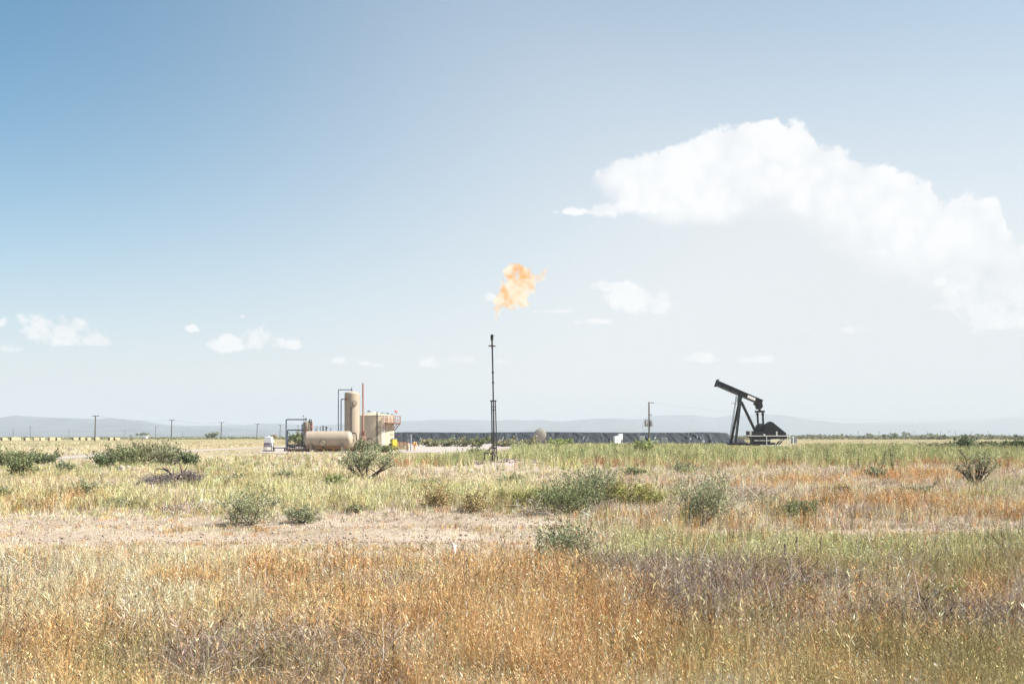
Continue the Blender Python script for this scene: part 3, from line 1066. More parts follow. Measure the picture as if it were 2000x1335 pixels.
def brush():
    """grey dead brush: domes of tangled twigs"""
    px, py, x, y = sample_points(130000, 30, 640, -0.1)
    W, D = zone(px, py, x, y)
    q = W ** 1.12
    pm = q[KI['mauve']] / q.sum(0)
    keep = (RNG.random(len(px)) < pm * D) & (pm > .18)
    x, y = x[keep], y[keep]
    n = len(x)
    if n > 13000:
        x, y, n = x[:13000], y[:13000], 13000
    m = 20
    R = (0.14 + 0.2 * RNG.random(n)) * (1 + y / 60)
    z0 = gz(x, y)
    a = RNG.random((n, m)) * 2 * PI
    el = np.arcsin(RNG.random((n, m)) ** 0.8)
    cw = lodw(y, .0006, .0032)
    base = np.stack([x, y, z0], -1)[:, None] + R[:, None, None] * np.stack([RNG.normal(0, .5, (n, m)), RNG.normal(0, .5, (n, m)), RNG.random((n, m)) * .5], -1)
    d = np.stack([np.cos(a) * np.cos(el), np.sin(a) * np.cos(el), np.sin(el)], -1)
    l = R[:, None, None] * (0.5 + 1.0 * RNG.random((n, m, 1)))
    mid = base + d * l * .55
    d2 = d + RNG.normal(0, .55, (n, m, 3))
    d2[..., 2] -= .35
    tip = mid + d2 * l * .5
    sdv = RNG.normal(0, 1, (n, m, 3))
    sdv /= np.linalg.norm(sdv, axis=-1, keepdims=True)
    s = sdv * (cw[:, None, None] * .5)
    V = np.stack([base - s, base + s, mid - s * .8, mid + s * .8, tip], 2).reshape(-1, 3)
    o = (np.arange(n * m) * 5)[:, None]
    T = np.concatenate([o + np.array([[0, 1, 3]]), o + np.array([[0, 3, 2]]), o + np.array([[2, 3, 4]])], 0)
    c = colour(np.full(n, KI['mauve']), n, x, y, .2)
    C = np.clip(np.repeat(c, m, 0) * (0.35 + 1.0 * RNG.random((n * m, 1)) ** 1.3), .02, .7)
    return V, T, np.repeat(C, 5, 0)


pp = grow()
for key, nm, lab, ct in (('straw', 'straw_grass', 'dry straw coloured grass covering the prairie', 'grass'),
                         ('green', 'green_weeds', 'yellow green grass and tall weeds of the prairie', 'weeds'),
                         ('orange', 'orange_weeds', 'orange and rust coloured dry weeds of the prairie', 'weeds')):
    o = np_mesh(nm, *join(pp[key]), M['grass'])
    tag(o, lab, ct, kind='stuff')
o = np_mesh('dead_brush', *brush(), M['grass'])
tag(o, 'grey mauve tangles of dead twiggy brush among the grass', 'brush', kind='stuff')
del pp


# shrubs ------------------------------------------------------------------
LEAFC = {
    'green': (0.215, 0.235, 0.12), 'grey': (0.30, 0.305, 0.185), 'yellow': (0.37, 0.345, 0.14), 'tan': (0.42, 0.33, 0.17), 'dark': (0.155, 0.185, 0.10),
    'dry': (0.33, 0.31, 0.19), 'bright': (0.30, 0.33, 0.14),
}


def twig_tree(base, R, Hh, nst, rad, rng, spread=1.0, levels=2):
    """stems rising from the base and forking: list of polylines with radii and the tips"""
    lines, tips = [], []
    for i in range(nst):
        a = 2 * PI * (i + rng.random() * .8) / nst
        f = (0.35 + 0.65 * rng.random()) * spread
        end = Vector((math.cos(a) * R * f, math.sin(a) * R * f, Hh * (0.62 + .35 * rng.random()) * (1.08 - .45 * f)))
        mid = Vector((end.x * .45, end.y * .45, end.z * .38)) + Vector((rng.gauss(0, .06), rng.gauss(0, .06), rng.gauss(0, .04))) * R
        p = [base, base + mid, base + end]
        lines.append((p, [rad, rad * .7, rad * .25]))
        for j in range(4):
            t = .35 + .6 * rng.random()
            q = p[1].lerp(p[2], max(0, (t - .4) / .6))
            e2 = q + Vector((rng.gauss(0, .28) * R, rng.gauss(0, .28) * R, (.1 + .22 * rng.random()) * Hh))
            lines.append(([q, q.lerp(e2, .5) + Vector((rng.gauss(0, .03), rng.gauss(0, .03), .02)) * R, e2], [rad * .4, rad * .3, rad * .15]))
            tips.append(e2)
        tips.append(p[2])
    return lines, tips


def shrub(name, label, px, py, wpx, hpx, kind, group=None, cat='bush', leaves=2600, nst=9, sparse=0.0, leaf=None, stemcol='stem', bare=0.0, spread=1.0, seed=None, squash=1.0, stemr=1.0):
    rng = random.Random(seed if seed is not None else int(px * 7 + py * 13))
    nr = np.random.default_rng(rng.randrange(1 << 30))
    g = G(px, py)
    Y = g.y
    R, Hh = wpx * Y / F / 2, hpx * Y / F
    g.z = float(gz(np.array([g.x]), np.array([g.y]))[0]) - 0.02
    root = thing(name, g, label, cat, group)
    lines, tips = twig_tree(Vector((0, 0, 0)), R, Hh, nst, stemr * max(0.012, 0.0006 * Y), rng, spread)
    mb = MB()
    for p, r in lines:
        mb.tube([q + g for q in p], r, 5, caps=False)
    mb.build('stems', M[stemcol], root)
    ls = leaf or max(0.022, 0.0011 * Y)
    leaves = int(leaves * 1.3)
    tp = np.array([t[:] for t in tips])
    # clumps: at the stem tips and through the outer half of the crown
    k = int(leaves / 70)
    a = nr.random(k) * 2 * PI
    rr = np.sqrt(nr.random(k)) * .92
    ed = 0.75 + 0.5 * nr.random(k)
    zz = (1 - rr ** 2.2) * (0.35 + 0.65 * nr.random(k) ** .6) * ed
    lob = 0.78 + .42 * np.sin(a * 2 + nr.random() * 6) * nr.random() + .22 * np.sin(a * 5 + nr.random() * 6)
    hump = 0.82 + .3 * np.sin(np.cos(a) * rr * 4 + nr.random() * 6)
    cl = np.stack([np.cos(a) * rr * R * lob, np.sin(a) * rr * R * squash * lob, (0.08 + 0.84 * zz * hump) * Hh], -1)
    cl = np.concatenate([cl, tp])
    if bare:
        cl = cl[cl[:, 2] > bare * Hh]
    which = nr.integers(0, len(cl), leaves)
    sg = np.stack([np.full(leaves, R * .13), np.full(leaves, R * .13), np.full(leaves, Hh * .10)], -1) * (1 - .5 * sparse)
    pos = cl[which] + nr.normal(0, 1, (leaves, 3)) * sg
    # sprays: leaves strung along twigs that reach out of the crown
    ns = max(6, int(leaves / 45))
    st_ = cl[nr.integers(0, len(cl), ns)]
    dr = st_ / np.array([R, R, Hh]) + nr.normal(0, .35, (ns, 3))
    dr[:, 2] = np.abs(dr[:, 2]) + .35
    dr *= np.array([R, R, Hh]) * .30
    take = nr.random(leaves) < .24
    si_ = nr.integers(0, ns, leaves)
    tt_ = nr.random((leaves, 1)) ** .8
    pos = np.where(take[:, None], st_[si_] + dr[si_] * tt_ + nr.normal(0, .012, (leaves, 3)) * (1 + R), pos)
    pos[:, 2] = np.maximum(pos[:, 2], 0.02)
    u = nr.normal(0, 1, (leaves, 3))
    u[:, 2] = np.abs(u[:, 2]) + .3
    u /= np.linalg.norm(u, axis=1, keepdims=True)
    v = np.cross(u, nr.normal(0, 1, (leaves, 3)))
    v /= np.linalg.norm(v, axis=1, keepdims=True) + 1e-6
    sz = ls * (0.6 + .9 * nr.random((leaves, 1)))
    V = np.stack([pos - u * sz, pos + v * sz * .36, pos + u * sz, pos - v * sz * .36], 1).reshape(-1, 3)
    o = (np.arange(leaves) * 4)[:, None]
    T = o + np.array([[0, 1, 2, 3]])
    c = np.array(LEAFC[kind])
    cj = 1 + .22 * nr.standard_normal((len(cl), 1))
    C = np.clip(c[None] * cj[which] * np.clip(1 + .3 * nr.standard_normal((leaves, 1)), .4, 2) * (1 + .07 * nr.standard_normal((leaves, 3))), .02, .7)
    np_mesh('foliage', V, T, np.repeat(C, 4, 0), M['leaf'], root)
    return root


shrub('bush', 'widest bush, dark green, with grey dead twigs round its foot', 1110, 1004, 165, 72, 'green', leaves=5200, nst=12)
shrub('bush', 'tall grey green bush with a thin bare twig standing above it', 1158, 990, 105, 84, 'grey', leaves=3800, nst=10)
shrub('bush', 'yellow green bush touching the right side of the tall grey green one', 1214, 992, 78, 56, 'yellow', leaves=2600)
shrub('bush', 'yellow green bush at the right end of the central clump', 1266, 992, 72, 48, 'yellow', leaves=2300)
shrub('bush', 'small yellow green bush at the left end of the central clump', 1030, 994, 70, 46, 'yellow', leaves=1500, sparse=.4)
shrub('bush', 'feathery grey green bush standing alone right of the central clump', 1378, 1020, 134, 94, 'grey', leaves=5200, nst=13)
shrub('bush', 'low dark green bush beside the dirt track', 1562, 1012, 78, 42, 'green', leaves=2600)
shrub('bush', 'round golden tan bush left of the central clump', 852, 996, 66, 48, 'tan', leaves=2200)
shrub('bush', 'low tan bush next to the round golden one', 925, 1000, 62, 36, 'tan', leaves=1400, sparse=.3)
shrub('bush', 'sprawling grey green bush at the left edge of the dirt track', 488, 1018, 120, 66, 'grey', leaves=2900, sparse=.4)
shrub('bush', 'low green mat of a bush beside the sprawling grey one', 590, 1016, 78, 34, 'grey', leaves=1700)
shrub('mesquite_shrub', 'vase shaped mesquite with dark forking stems in front of the tanks', 716, 934, 92, 66, 'grey', cat='shrub', leaves=2600, nst=10, bare=.42, spread=1.25, sparse=.5, stemr=2.2)
shrub('bush', 'airy grey green bush among the orange weeds nearest the camera', 1100, 1112, 130, 88, 'grey', leaves=3600, nst=12, sparse=.3)
shrub('open_shrub', 'open shrub with bare dark stems near the right edge', 1906, 948, 84, 74, 'grey', cat='shrub', leaves=1100, nst=12, sparse=.5, bare=.3, spread=1.15, stemr=1.6)
shrub('bush', 'round green bush at the far left edge of the grass', 40, 934, 66, 46, 'green', leaves=2400)
shrub('bush', 'dark green bush cut by the left edge of the photo', 12, 913, 80, 36, 'green', leaves=1800)
shrub('bush', 'dark low bush right behind the round green one', 78, 906, 70, 26, 'dark', leaves=1600)
shrub('bush', 'low grey green bush left of the dead brush pile', 165, 974, 78, 36, 'grey', leaves=1700, sparse=.3)
shrub('bush', 'small bush on the left edge below the others', 2, 974, 40, 26, 'green', leaves=900)
GL = 'green shrubs along the caliche road'
shrub('roadside_shrub', 'small dark shrub at the left end of the roadside thicket', 205, 913, 44, 28, 'dark', GL, 'shrub', 1100)
shrub('roadside_shrub', 'olive shrub next to the left end of the roadside thicket', 246, 909, 80, 38, 'green', GL, 'shrub', 2000)
shrub('roadside_shrub', 'tallest shrub in the middle of the roadside thicket', 290, 906, 90, 40, 'dry', GL, 'shrub', 2200)
shrub('roadside_shrub', 'pale green shrub directly behind the dead branches', 334, 908, 74, 36, 'grey', GL, 'shrub', 1700)
shrub('roadside_shrub', 'compact dark green shrub right of the dead branches', 371, 910, 42, 26, 'dark', GL, 'shrub', 1500)
shrub('bush', 'tiny grey green bush between the round bush and the roadside thicket', 128, 924, 34, 24, 'grey', leaves=600)
GR = 'dark shrubs on the right behind the tall weeds'
shrub('far_shrub', 'tallest dark shrub on the right behind the tall weeds', 1886, 880, 42, 24, 'dark', GR, 'shrub', 1400)
shrub('far_shrub', 'wide dark shrub between two taller ones at the right edge', 1928, 880, 58, 18, 'green', GR, 'shrub', 1300)
shrub('far_shrub', 'dark shrub cut by the right edge behind the weeds', 1982, 881, 64, 24, 'dark', GR, 'shrub', 1500)
shrub('far_shrub', 'low olive shrub leftmost of the dark ones on the right', 1842, 878, 50, 15, 'dry', GR, 'shrub', 900)
shrub('bush', 'small silvery bush below the sunflowers', 1712, 932, 42, 22, 'grey', leaves=700)
GB = 'shrubs along the foot of the black lined bank'
for px, wd, hh, kd, lb in ((838, 46, 14, 'dry', 'olive shrub at the left end of the row before the black bank'), (870, 44, 16, 'grey', 'second shrub from the left before the black bank'), (902, 50, 15, 'dry', 'third shrub from the left before the black bank'), (934, 50, 18, 'green', 'greenest shrub before the black bank, left of the flare stack'),
                           (988, 54, 15, 'dry', 'shrub before the black bank just right of the flare stack'), (1025, 50, 14, 'dry', 'shrub before the black bank left of the round tank end'), (1095, 50, 17, 'bright', 'bright green weed bush right of the round tank end')):
    shrub('bank_shrub', lb, px, 872, wd, hh, kd, GB, 'shrub', 800, 6)
shrub('bush', 'dark green bush behind the small vessel and its pipes', 588, 870, 56, 24, 'green', leaves=1200)
shrub('bush', 'dusty olive bush growing between the tanks', 709, 884, 36, 27, 'dry', leaves=1100, sparse=.4)
shrub('bush', 'low olive bush before the ladder of the big tank', 748, 884, 52, 16, 'green', leaves=900)
shrub('weed_clump', 'yellow green weed clump among the grey brush near the right edge', 1848, 1195, 72, 66, 'yellow', cat='weed', leaves=1300, sparse=.5, leaf=.02)
shrub('weed_clump', 'pale green weed clump in the middle of the grey brush', 1572, 1182, 40, 42, 'yellow', cat='weed', leaves=600, sparse=.4, leaf=.02)
shrub('weed_clump', 'dark green tuft at the edge of the yellow grass', 1342, 1112, 34, 32, 'green', cat='weed', leaves=800, leaf=.025)
shrub('weed_clump', 'bright green weed bush beside the stack on the weedy ground', 1255, 890, 40, 34, 'bright', cat='weed', leaves=900)
shrub('weed_clump', 'dark green weed clump just left of the flare stack', 935, 897, 50, 22, 'green', cat='weed', leaves=1000)
shrub('weed_clump', 'low green weed left of the mesquite', 655, 948, 44, 22, 'bright', cat='weed', leaves=800)
shrub('dead_brush_heap', 'low purple grey dead brush between two green bushes', 1478, 988, 92, 24, 'dry', cat='brush', leaves=500, nst=26, stemcol='paledead', sparse=.4)
GS2 = 'low scrub scattered through the grass'
for px, py, wd, hh, kd, lb in ((445, 946, 60, 20, 'dry', 'low dusty scrub between the dead brush pile and the mesquite'), (556, 936, 46, 18, 'grey', 'low grey scrub left of the mesquite, below the tote'),
                               (828, 950, 54, 18, 'dry', 'low dry scrub right of the mesquite'), (1000, 945, 60, 20, 'grey', 'low grey scrub below the flare mound'), (1238, 932, 52, 22, 'green', 'low green scrub behind the yellow green bushes'),
                               (1330, 925, 70, 26, 'grey', 'pale grey scrub behind the feathery bush'), (1640, 965, 60, 20, 'tan', 'tan scrub among the orange weeds right of the feathery bush'), (1790, 968, 54, 18, 'dry', 'low dry scrub left of the open dark stemmed shrub'),
                               (230, 990, 60, 18, 'grey', 'low scrub above the left end of the dirt track'), (690, 1000, 44, 16, 'dry', 'tiny dry scrub left of the round golden bush'), (985, 985, 60, 30, 'yellow', 'loose yellow scrub between the low tan bush and the central clump')):
    shrub('scrub_bush', lb, px, py, wd, hh, kd, GS2, 'shrub', 700, 8, sparse=.4)
# twig above the tall bush
mb = MB()
b0 = P(1160, 935, dist(990))
mb.tube([b0, P(1164, 905, dist(990)), P(1167, 873, dist(990))], [.012, .008, .003], 5)
for q, e in (((1163, 912), (1156, 893)), ((1164, 903), (1175, 886)), ((1165, 895), (1159, 880)), ((1166, 886), (1172, 874))):
    mb.tube([P(*q, dist(990)), P(*e, dist(990) + random.uniform(-.1, .1))], [.006, .003], 4)
mb.tube([P(1185, 940, dist(990)), P(1196, 933, dist(990)), P(1200, 927, dist(990))], [.02, .016, .01], 5)
tall = [o for o in COL.objects if o.get('label', '').startswith('tall grey green bush')][0]
mb.build('bare_twigs', M['deadwood'], tall)

# dead brush pile with the dark branches ------------------------------------
Yd = dist(948)
pile = thing('dead_brush_pile', G(340, 948), 'grey heap of dead brush with dark curling branches sticking up', 'brush')
mb = MB()
rng = random.Random(5)
for (cx, wd, hh, n) in ((315, 44, 36, 520), (366, 32, 54, 700), (340, 60, 26, 350)):
    for i in range(n):
        a, r = rng.random() * 2 * PI, math.sqrt(rng.random())
        X0, Y0 = (cx - CX) * Yd / F + math.cos(a) * r * wd * Yd / F, Yd + math.sin(a) * r * wd * Yd / F * .7
        hgt = hh * Yd / F * (1 - r * r * .7) * (.2 + .8 * rng.random())
        p0 = Vector((X0, Y0, hgt * .5))
        e = p0 + Vector((rng.gauss(0, .22), rng.gauss(0, .22), rng.uniform(-.25, .3)))
        e.z = max(.02, e.z)
        mb.tube([p0, (p0 + e) / 2 + Vector((rng.gauss(0, .04), rng.gauss(0, .04), .03)), e], [.011, .009, .005], 4, caps=False)
mb.build('twigs', M['paledead'] if False else paint('grey_twig', (0.2, 0.165, 0.15), .9, var=.4, scale=12), pile)
mb = MB()
BR = [[(336, 930), (330, 921), (320, 916), (308, 914), (303, 919), (301, 924)], [(330, 921), (320, 914), (313, 908)], [(338, 928), (330, 920), (324, 910)], [(339, 930), (339, 922), (338, 914)],
      [(357, 932), (354, 915), (350, 903), (345, 898), (338, 900)], [(350, 903), (344, 899), (336, 895)], [(345, 902), (340, 906), (334, 908)], [(356, 925), (362, 917), (366, 911)], [(337, 898), (333, 903), (331, 907)],
      [(298, 950), (302, 941), (310, 935), (322, 938), (338, 927)], [(302, 941), (304, 932), (308, 927)], [(310, 936), (316, 930), (325, 928)], [(338, 936), (326, 940), (310, 944), (299, 949)], [(356, 922), (358, 930), (352, 938)]]
for i, b in enumerate(BR):
    dy = rng.uniform(-.4, .4)
    mb.tube([P(x, y, Yd + dy) for x, y in b], [.034 - .026 * k / (len(b) - 1) for k in range(len(b))], 6)
mb.build('branches', M['deadwood'], pile)
# clod of upturned roots / rock left of it
mb = MB()
c = G(249, 921)
for i in range(9):
    p = c + Vector((rng.uniform(-.5, .5), rng.uniform(-.3, .3), rng.uniform(0, .25)))
    mb.lathe(p, (rng.uniform(-.5, .5), -.5, 1), [(-.14, .02), (-.09, .11), (.02, .15), (.1, .1), (.15, .02)], 7)
tag(mb.build('rock_heap', M['rock'], smooth=False), 'small heap of pale broken rock before the roadside thicket', 'rocks')
# low dark brush left of the track
shrub('dead_brush_heap', 'dark brown dead tuft left of the dirt track', 62, 992, 60, 22, 'tan', cat='brush', leaves=400, nst=16, stemcol='deadwood', sparse=.4)
shrub('dead_brush_heap', 'dark twiggy tuft behind the sprawling grey green bush', 535, 988, 70, 20, 'dry', cat='brush', leaves=250, nst=18, stemcol='deadwood', sparse=.4)

# dead branch in the orange weeds
mb = MB()
Yb = dist(1180)
for b, r in (([(1060, 1180), (1060, 1160), (1055, 1140), (1046, 1118), (1040, 1100), (1033, 1088)], .013), ([(1058, 1150), (1048, 1158), (1040, 1160)], .008), ([(1058, 1150), (1072, 1140), (1088, 1130)], .007), ([(1060, 1165), (1040, 1170), (1024, 1164)], .008), ([(1050, 1128), (1058, 1118), (1066, 1112)], .005)):
    mb.tube([P(x, y, Yb + .04 * i) for i, (x, y) in enumerate(b)], [r - r * .7 * k / (len(b) - 1) for k in range(len(b))], 6)
tag(mb.build('dead_branch', M['deadwood']), 'thin dark dead branch leaning up out of the orange weeds', 'branch')
mb = MB()
Yb = dist(1205)
for b in ([(915, 1180), (930, 1170), (944, 1160)], [(945, 1178), (955, 1168), (966, 1158)], [(935, 1184), (950, 1180), (968, 1176)], [(948, 1190), (960, 1182), (972, 1172)], [(925, 1186), (940, 1176), (958, 1176)]):
    mb.tube([P(x, y, Yb + random.uniform(-.15, .15)) for x, y in b], [.008, .007, .004], 5)
tag(mb.build('bleached_branch', M['paledead']), 'bundle of bleached pale twigs lying in the orange weeds', 'branch')
mb = MB()
Yb = dist(1260)
for b in ([(1050, 1215), (1058, 1202), (1072, 1192), (1082, 1191)], [(1035, 1225), (1055, 1220), (1075, 1222), (1090, 1232)], [(1060, 1232), (1072, 1224), (1086, 1220)], [(1064, 1240), (1076, 1236), (1088, 1226)]):
    mb.tube([P(x, y, Yb + random.uniform(-.15, .15)) for x, y in b], [.007, .006, .005, .003][:len(b)], 5)
tag(mb.build('bleached_branch', M['paledead']), 'bleached twig curling over the weeds below the dark dead branch', 'branch')

# sunflower stalks, dry stalks, marker stake
GS = 'wild sunflowers right of the pumpjack'
for px, py, hp, lb in ((1676, 926, 46, 'leftmost wild sunflower, short with drooping dark leaves'), (1722, 918, 46, 'middle wild sunflower, thin and pale'), (1744, 922, 54, 'tallest wild sunflower, with many dark leaves')):
    Y = dist(py)
    g = G(px, py)
    root = thing('wild_sunflower', g, lb, 'sunflower', GS)
    st, lv, heads = MB(), MB(), []
    rng = random.Random(px)
    for k in range(5):
        top = g + Vector((rng.gauss(0, .16), rng.gauss(0, .16), hp * Y / F * rng.uniform(.7, 1)))
        st.tube([g, g.lerp(top, .5) + Vector((rng.gauss(0, .05), 0, 0)), top], [.018, .014, .008], 5)
        hd = MB()
        heads.append(hd)
        hd.lathe(top, (rng.gauss(0, .4), -.6, .5), [(0, .015), (.02, .045), (.035, .03), (.04, .0)], 9)
        for j in range(9):
            p = g.lerp(top, rng.uniform(.3, 1))
            d = Vector((rng.gauss(0, 1), rng.gauss(0, 1), rng.uniform(-.6, .3))).normalized() * rng.uniform(.1, .17)
            s = Vector((-d.y, d.x, .03)) * .32
            lv.add([p, p + d * .5 + s, p + d, p + d * .5 - s], [(0, 1, 2, 3)])
    st.build('stem', M['stem'] if False else paint('green_stalk', (.2, .22, .1), .8), root)
    lv.build('leaves', paint('sunflower_leaf', (.10, .13, .065), .7, var=.5, scale=9), root, smooth=False)
    hm_ = paint('sunflower_head', (.3, .25, .12), .8, var=.3)
    for hd in heads:
        hd.build('flower_head', hm_, root)
GK = 'dry upright weed stalks in the yellow green grass'
for px, y0, y1, lb in ((1532, 1112, 1062, 'thickest dry weed stalk in the yellow green grass'), (1555, 1104, 1049, 'tall dry weed stalk just right of the thickest one'), (1602, 1098, 1050, 'dry weed stalk with small knobs, rightmost of the three')):
    Y = dist(y0)
    g = G(px, y0)
    root = thing('weed_stalk', g, lb, 'weed', GK)
    mb = MB()
    top = P(px + 1, y1, Y)
    mb.tube([g, g.lerp(top, .5) + Vector((.01, 0, 0)), top], [.009, .008, .005], 6)
    mb.build('stem', M['deadwood'], root)
    mb = MB()
    for k in range(14):
        p = g.lerp(top, .45 + .55 * k / 13)
        mb.lathe(p + Vector((random.uniform(-.008, .008), -.004, 0)), (0, 0, 1), [(-.012, .004), (0, .017), (.014, .004)], 6)
    mb.build('seed_pods', M['deadwood'], root)
mb = MB()
g = G(1402, 913)
mb.tube([g, g + Vector((0, 0, .36))], .045, 8)
st = mb.build('marker_stake', paint('old_post', (.32, .29, .2), .9), smooth=True)
tag(st, 'short pale marker post with a white cap in the rusty weeds', 'post')
mb = MB()
mb.lathe(g + Vector((0, 0, .36)), (0, 0, 1), [(0, .06), (.05, .06), (.06, .03)], 10)
c_ = mb.build('cap', M['white'], st)
c_.location = (0, 0, 0)
# clods on the track
n = 5200
yy = np.concatenate([19.1 + .55 * RNG.standard_normal(n // 2), 21.8 + .45 * RNG.standard_normal(n // 4), RNG.uniform(16.5, 23, n - n // 2 - n // 4)])
xx = RNG.uniform(-15, 15, n)
rv = rut(xx, yy)
ok = RNG.random(n) < rv + .12
xx, yy = xx[ok], yy[ok]
n = len(xx)
R = .012 + .03 * RNG.random(n) ** 2.5
base8 = np.array([(1, 0, 0), (0, 1, 0), (-1, 0, 0), (0, -1, 0), (0, 0, .8), (0, 0, -.6)])
V = base8[None] * R[:, None, None] * (0.6 + .7 * RNG.random((n, 6, 3)))
a = RNG.random(n) * 6.28
ca, sa = np.cos(a)[:, None], np.sin(a)[:, None]
V = np.stack([V[..., 0] * ca - V[..., 1] * sa, V[..., 0] * sa + V[..., 1] * ca, V[..., 2]], -1) + np.stack([xx, yy, gz(xx, yy) + R * .3], -1)[:, None]
f8 = np.array([(0, 1, 4), (1, 2, 4), (2, 3, 4), (3, 0, 4), (1, 0, 5), (2, 1, 5), (3, 2, 5), (0, 3, 5)])
T = (np.arange(n) * 6)[:, None, None] + f8[None]
o = np_mesh('dirt_clods', V.reshape(-1, 3), T.reshape(-1, 3), np.repeat(np.array([[.42, .33, .27]]) * (0.5 + .8 * RNG.random((n, 1))), 6, 0), M['rocky'] if 'rocky' in M else leafmat('clod', 0.0))
tag(o, 'small clods and stones strewn along the two ruts of the dirt track', 'clods', kind='stuff')
mb = MB()
g = G(886, 1082)
mb.add([g + Vector((-.05, 0, 0)), g + Vector((.03, .02, 0)), g + Vector((.05, -.01, .16)), g + Vector((-.02, .03, .19)), g + Vector((.0, -.05, .1))], [(0, 1, 4), (1, 2, 4), (2, 3, 4), (3, 0, 4)])
tag(mb.build('paper_scrap', M['white'], smooth=False), 'scrap of white litter caught in the grass beside the track', 'litter')
# @@THINGS
# ------------------------------------------------------------------ flare stack and flame
Yf = 68.0
sF = Yf / F
fl = thing('flare_stack', P(965, 906.3, Yf), 'tall thin black flare stack braced by two shorter pipes on a rocky mound', 'flare stack')


def Pf(px, py, dy=0.0):
    return P(px, py, Yf + dy)


mb = MB()
mb.tube([Pf(965.2, 893), Pf(963.8, 800), Pf(962.6, 727), Pf(961.5, 678), Pf(961, 664)], [.055, .05, .05, .055, .06], 12)
for yy in (727, 747, 800):
    mb.lathe(Pf(962.6 + (yy - 727) * .02, yy), (0, 0, 1), [(-.05, .08), (.05, .08)], 12)
mb.build('stack_pipe', M['pipe'], fl)
mb = MB()
mb.lathe(Pf(960.8, 664.5), (0, 0, 1), [(0, .06), (.02, .085), (.40, .09), (.40, .07)], 14)
for k in range(8):
    a = k * PI / 4
    c = Pf(960.8, 664.5) + Vector((math.cos(a) * .088, math.sin(a) * .088, .2))
    mb.box(c, (.02, .02, .3))
mb.tube([Pf(961.5, 656.5), Pf(967, 656)], .012, 5)
mb.build('burner_tip', M['black2'], fl)
mb = MB()
mb.lathe(Pf(961.3, 675.5), (0.02, 0, 1), [(-.05, .08), (-.03, .2), (0, .28), (.03, .27), (.05, .1)], 20)
mb.build('wind_collar', M['pipe'], fl)
for (x0, x1, dy, nm) in ((960.9, 959.8, .0, 'support_pipe'), (969.2, 967.4, .0, 'support_pipe')):
    mb = MB()
    mb.tube([Pf(x0 + .4, 906.5, dy), Pf(x0, 840, dy), Pf(x1, 782.8, dy)], .038, 10)
    mb.build(nm, M['pipe'], fl)
for xa, xb, yy, ww, hh in ((957.3, 969.7, 782.5, .16, .09), (959.5, 967, 794, .05, .05), (961, 969, 874.5, .1, .1)):
    mb = MB()
    mb.bar(Pf(xa, yy, .1), Pf(xb, yy, .1), ww, hh)
    mb.build('cross_brace', M['pipe'], fl)
mb = MB()
mb.lathe(Pf(964.2, 906.5), (0, 0, 1), [(0, .1), (0, .105), (.82, .105), (.86, .08)], 16)
mb.build('base_drum', paint('dark_brown_steel', (.06, .048, .042), .6, var=.3, scale=4), fl)
mb = MB()
mb.tube([Pf(946.4, 907), Pf(946, 886), Pf(946, 884.9), Pf(947.5, 884.5), Pf(962, 886)], .038, 8)
mb.build('bypass_pipe', M['pipe'], fl)
mb = MB()
mb.box(Pf(971.8, 892.5, .05), (.15, .12, .1))
mb.tube([Pf(971.8, 894, .05), Pf(971.8, 907, .05)], .035, 8)
mb.build('igniter_box', M['pipe'], fl)
mb = MB()
mb.tube([Pf(967.4, 900), Pf(967, 884), Pf(966, 880.5)], .022, 8)
mb.lathe(Pf(966.8, 883), (0, 0, 1), [(-.05, .03), (0, .05), (.07, .05), (.1, .02)], 10)
mb.tube([Pf(967.4, 899, -.05), Pf(970, 902, -.05)], .03, 6)
mb.build('gas_line', M['yellow'] if False else paint('brass_line', (.42, .34, .22), .5), fl)

# flame: burning gas, a glowing absorbing volume in a lobed hull
import bmesh
lob = [(970, 622, 5, 6), (971, 613, 6, 7), (972, 604, 8, 7), (977, 597, 9, 8), (973, 588, 10, 9), (980, 585, 12, 12), (985, 576, 14, 13), (990, 590, 11, 10), (998, 596, 10, 9), (1005, 598, 8, 7), (1000, 582, 16, 15),
       (990, 562, 14, 12), (985, 552, 10, 9), (1003, 565, 18, 16), (1015, 580, 14, 15), (1021, 572, 14, 15), (1022, 590, 10, 11), (1027, 595, 7, 7), (990, 541, 11, 11), (997, 530, 14, 13), (1008, 540, 18, 16), (1020, 550, 18, 16), (1030, 556, 16, 14), (1037, 566, 9, 10),
       (1024, 530, 13, 11), (1012, 523, 12, 9), (1035, 540, 12, 10), (1046, 544, 11, 8), (1052, 543, 9, 7), (1058, 541, 7, 6), (1061, 534, 5, 6), (1066, 528, 5, 5), (1070, 523, 4, 4.5), (1000, 518, 9, 5), (984, 531, 6, 8)]
bm = bmesh.new()
rng = random.Random(3)
for (x, y, rx, ry) in lob:
    c = P(x, y, Yf + rng.uniform(-.25, .25))
    mt = Matrix.Translation(c) @ Matrix.Diagonal((rx * sF * 1.03, (rx + ry) / 2 * sF * .9, ry * sF * 1.03, 1))
    bmesh.ops.create_icosphere(bm, subdivisions=3, radius=1.0, matrix=mt)
o0 = P(965, 630, Yf)
for v in bm.verts:
    v.co -= o0
me = bpy.data.meshes.new('flame')
bm.to_mesh(me)
bm.free()
fo = bpy.data.objects.new('flame', me)
COL.objects.link(fo)
fo.location = o0
rm = fo.modifiers.new('r', 'REMESH')
rm.mode = 'VOXEL'
rm.voxel_size = .045
tx = bpy.data.textures.new('flame_wisps', 'CLOUDS')
tx.noise_scale = .42
tx.noise_depth = 3
dm = fo.modifiers.new('d', 'DISPLACE')
dm.texture = tx
dm.strength = .34
dm.mid_level = .58
tx2 = bpy.data.textures.new('flame_curls', 'CLOUDS')
tx2.noise_scale = .13
tx2.noise_depth = 2
dm = fo.modifiers.new('d2', 'DISPLACE')
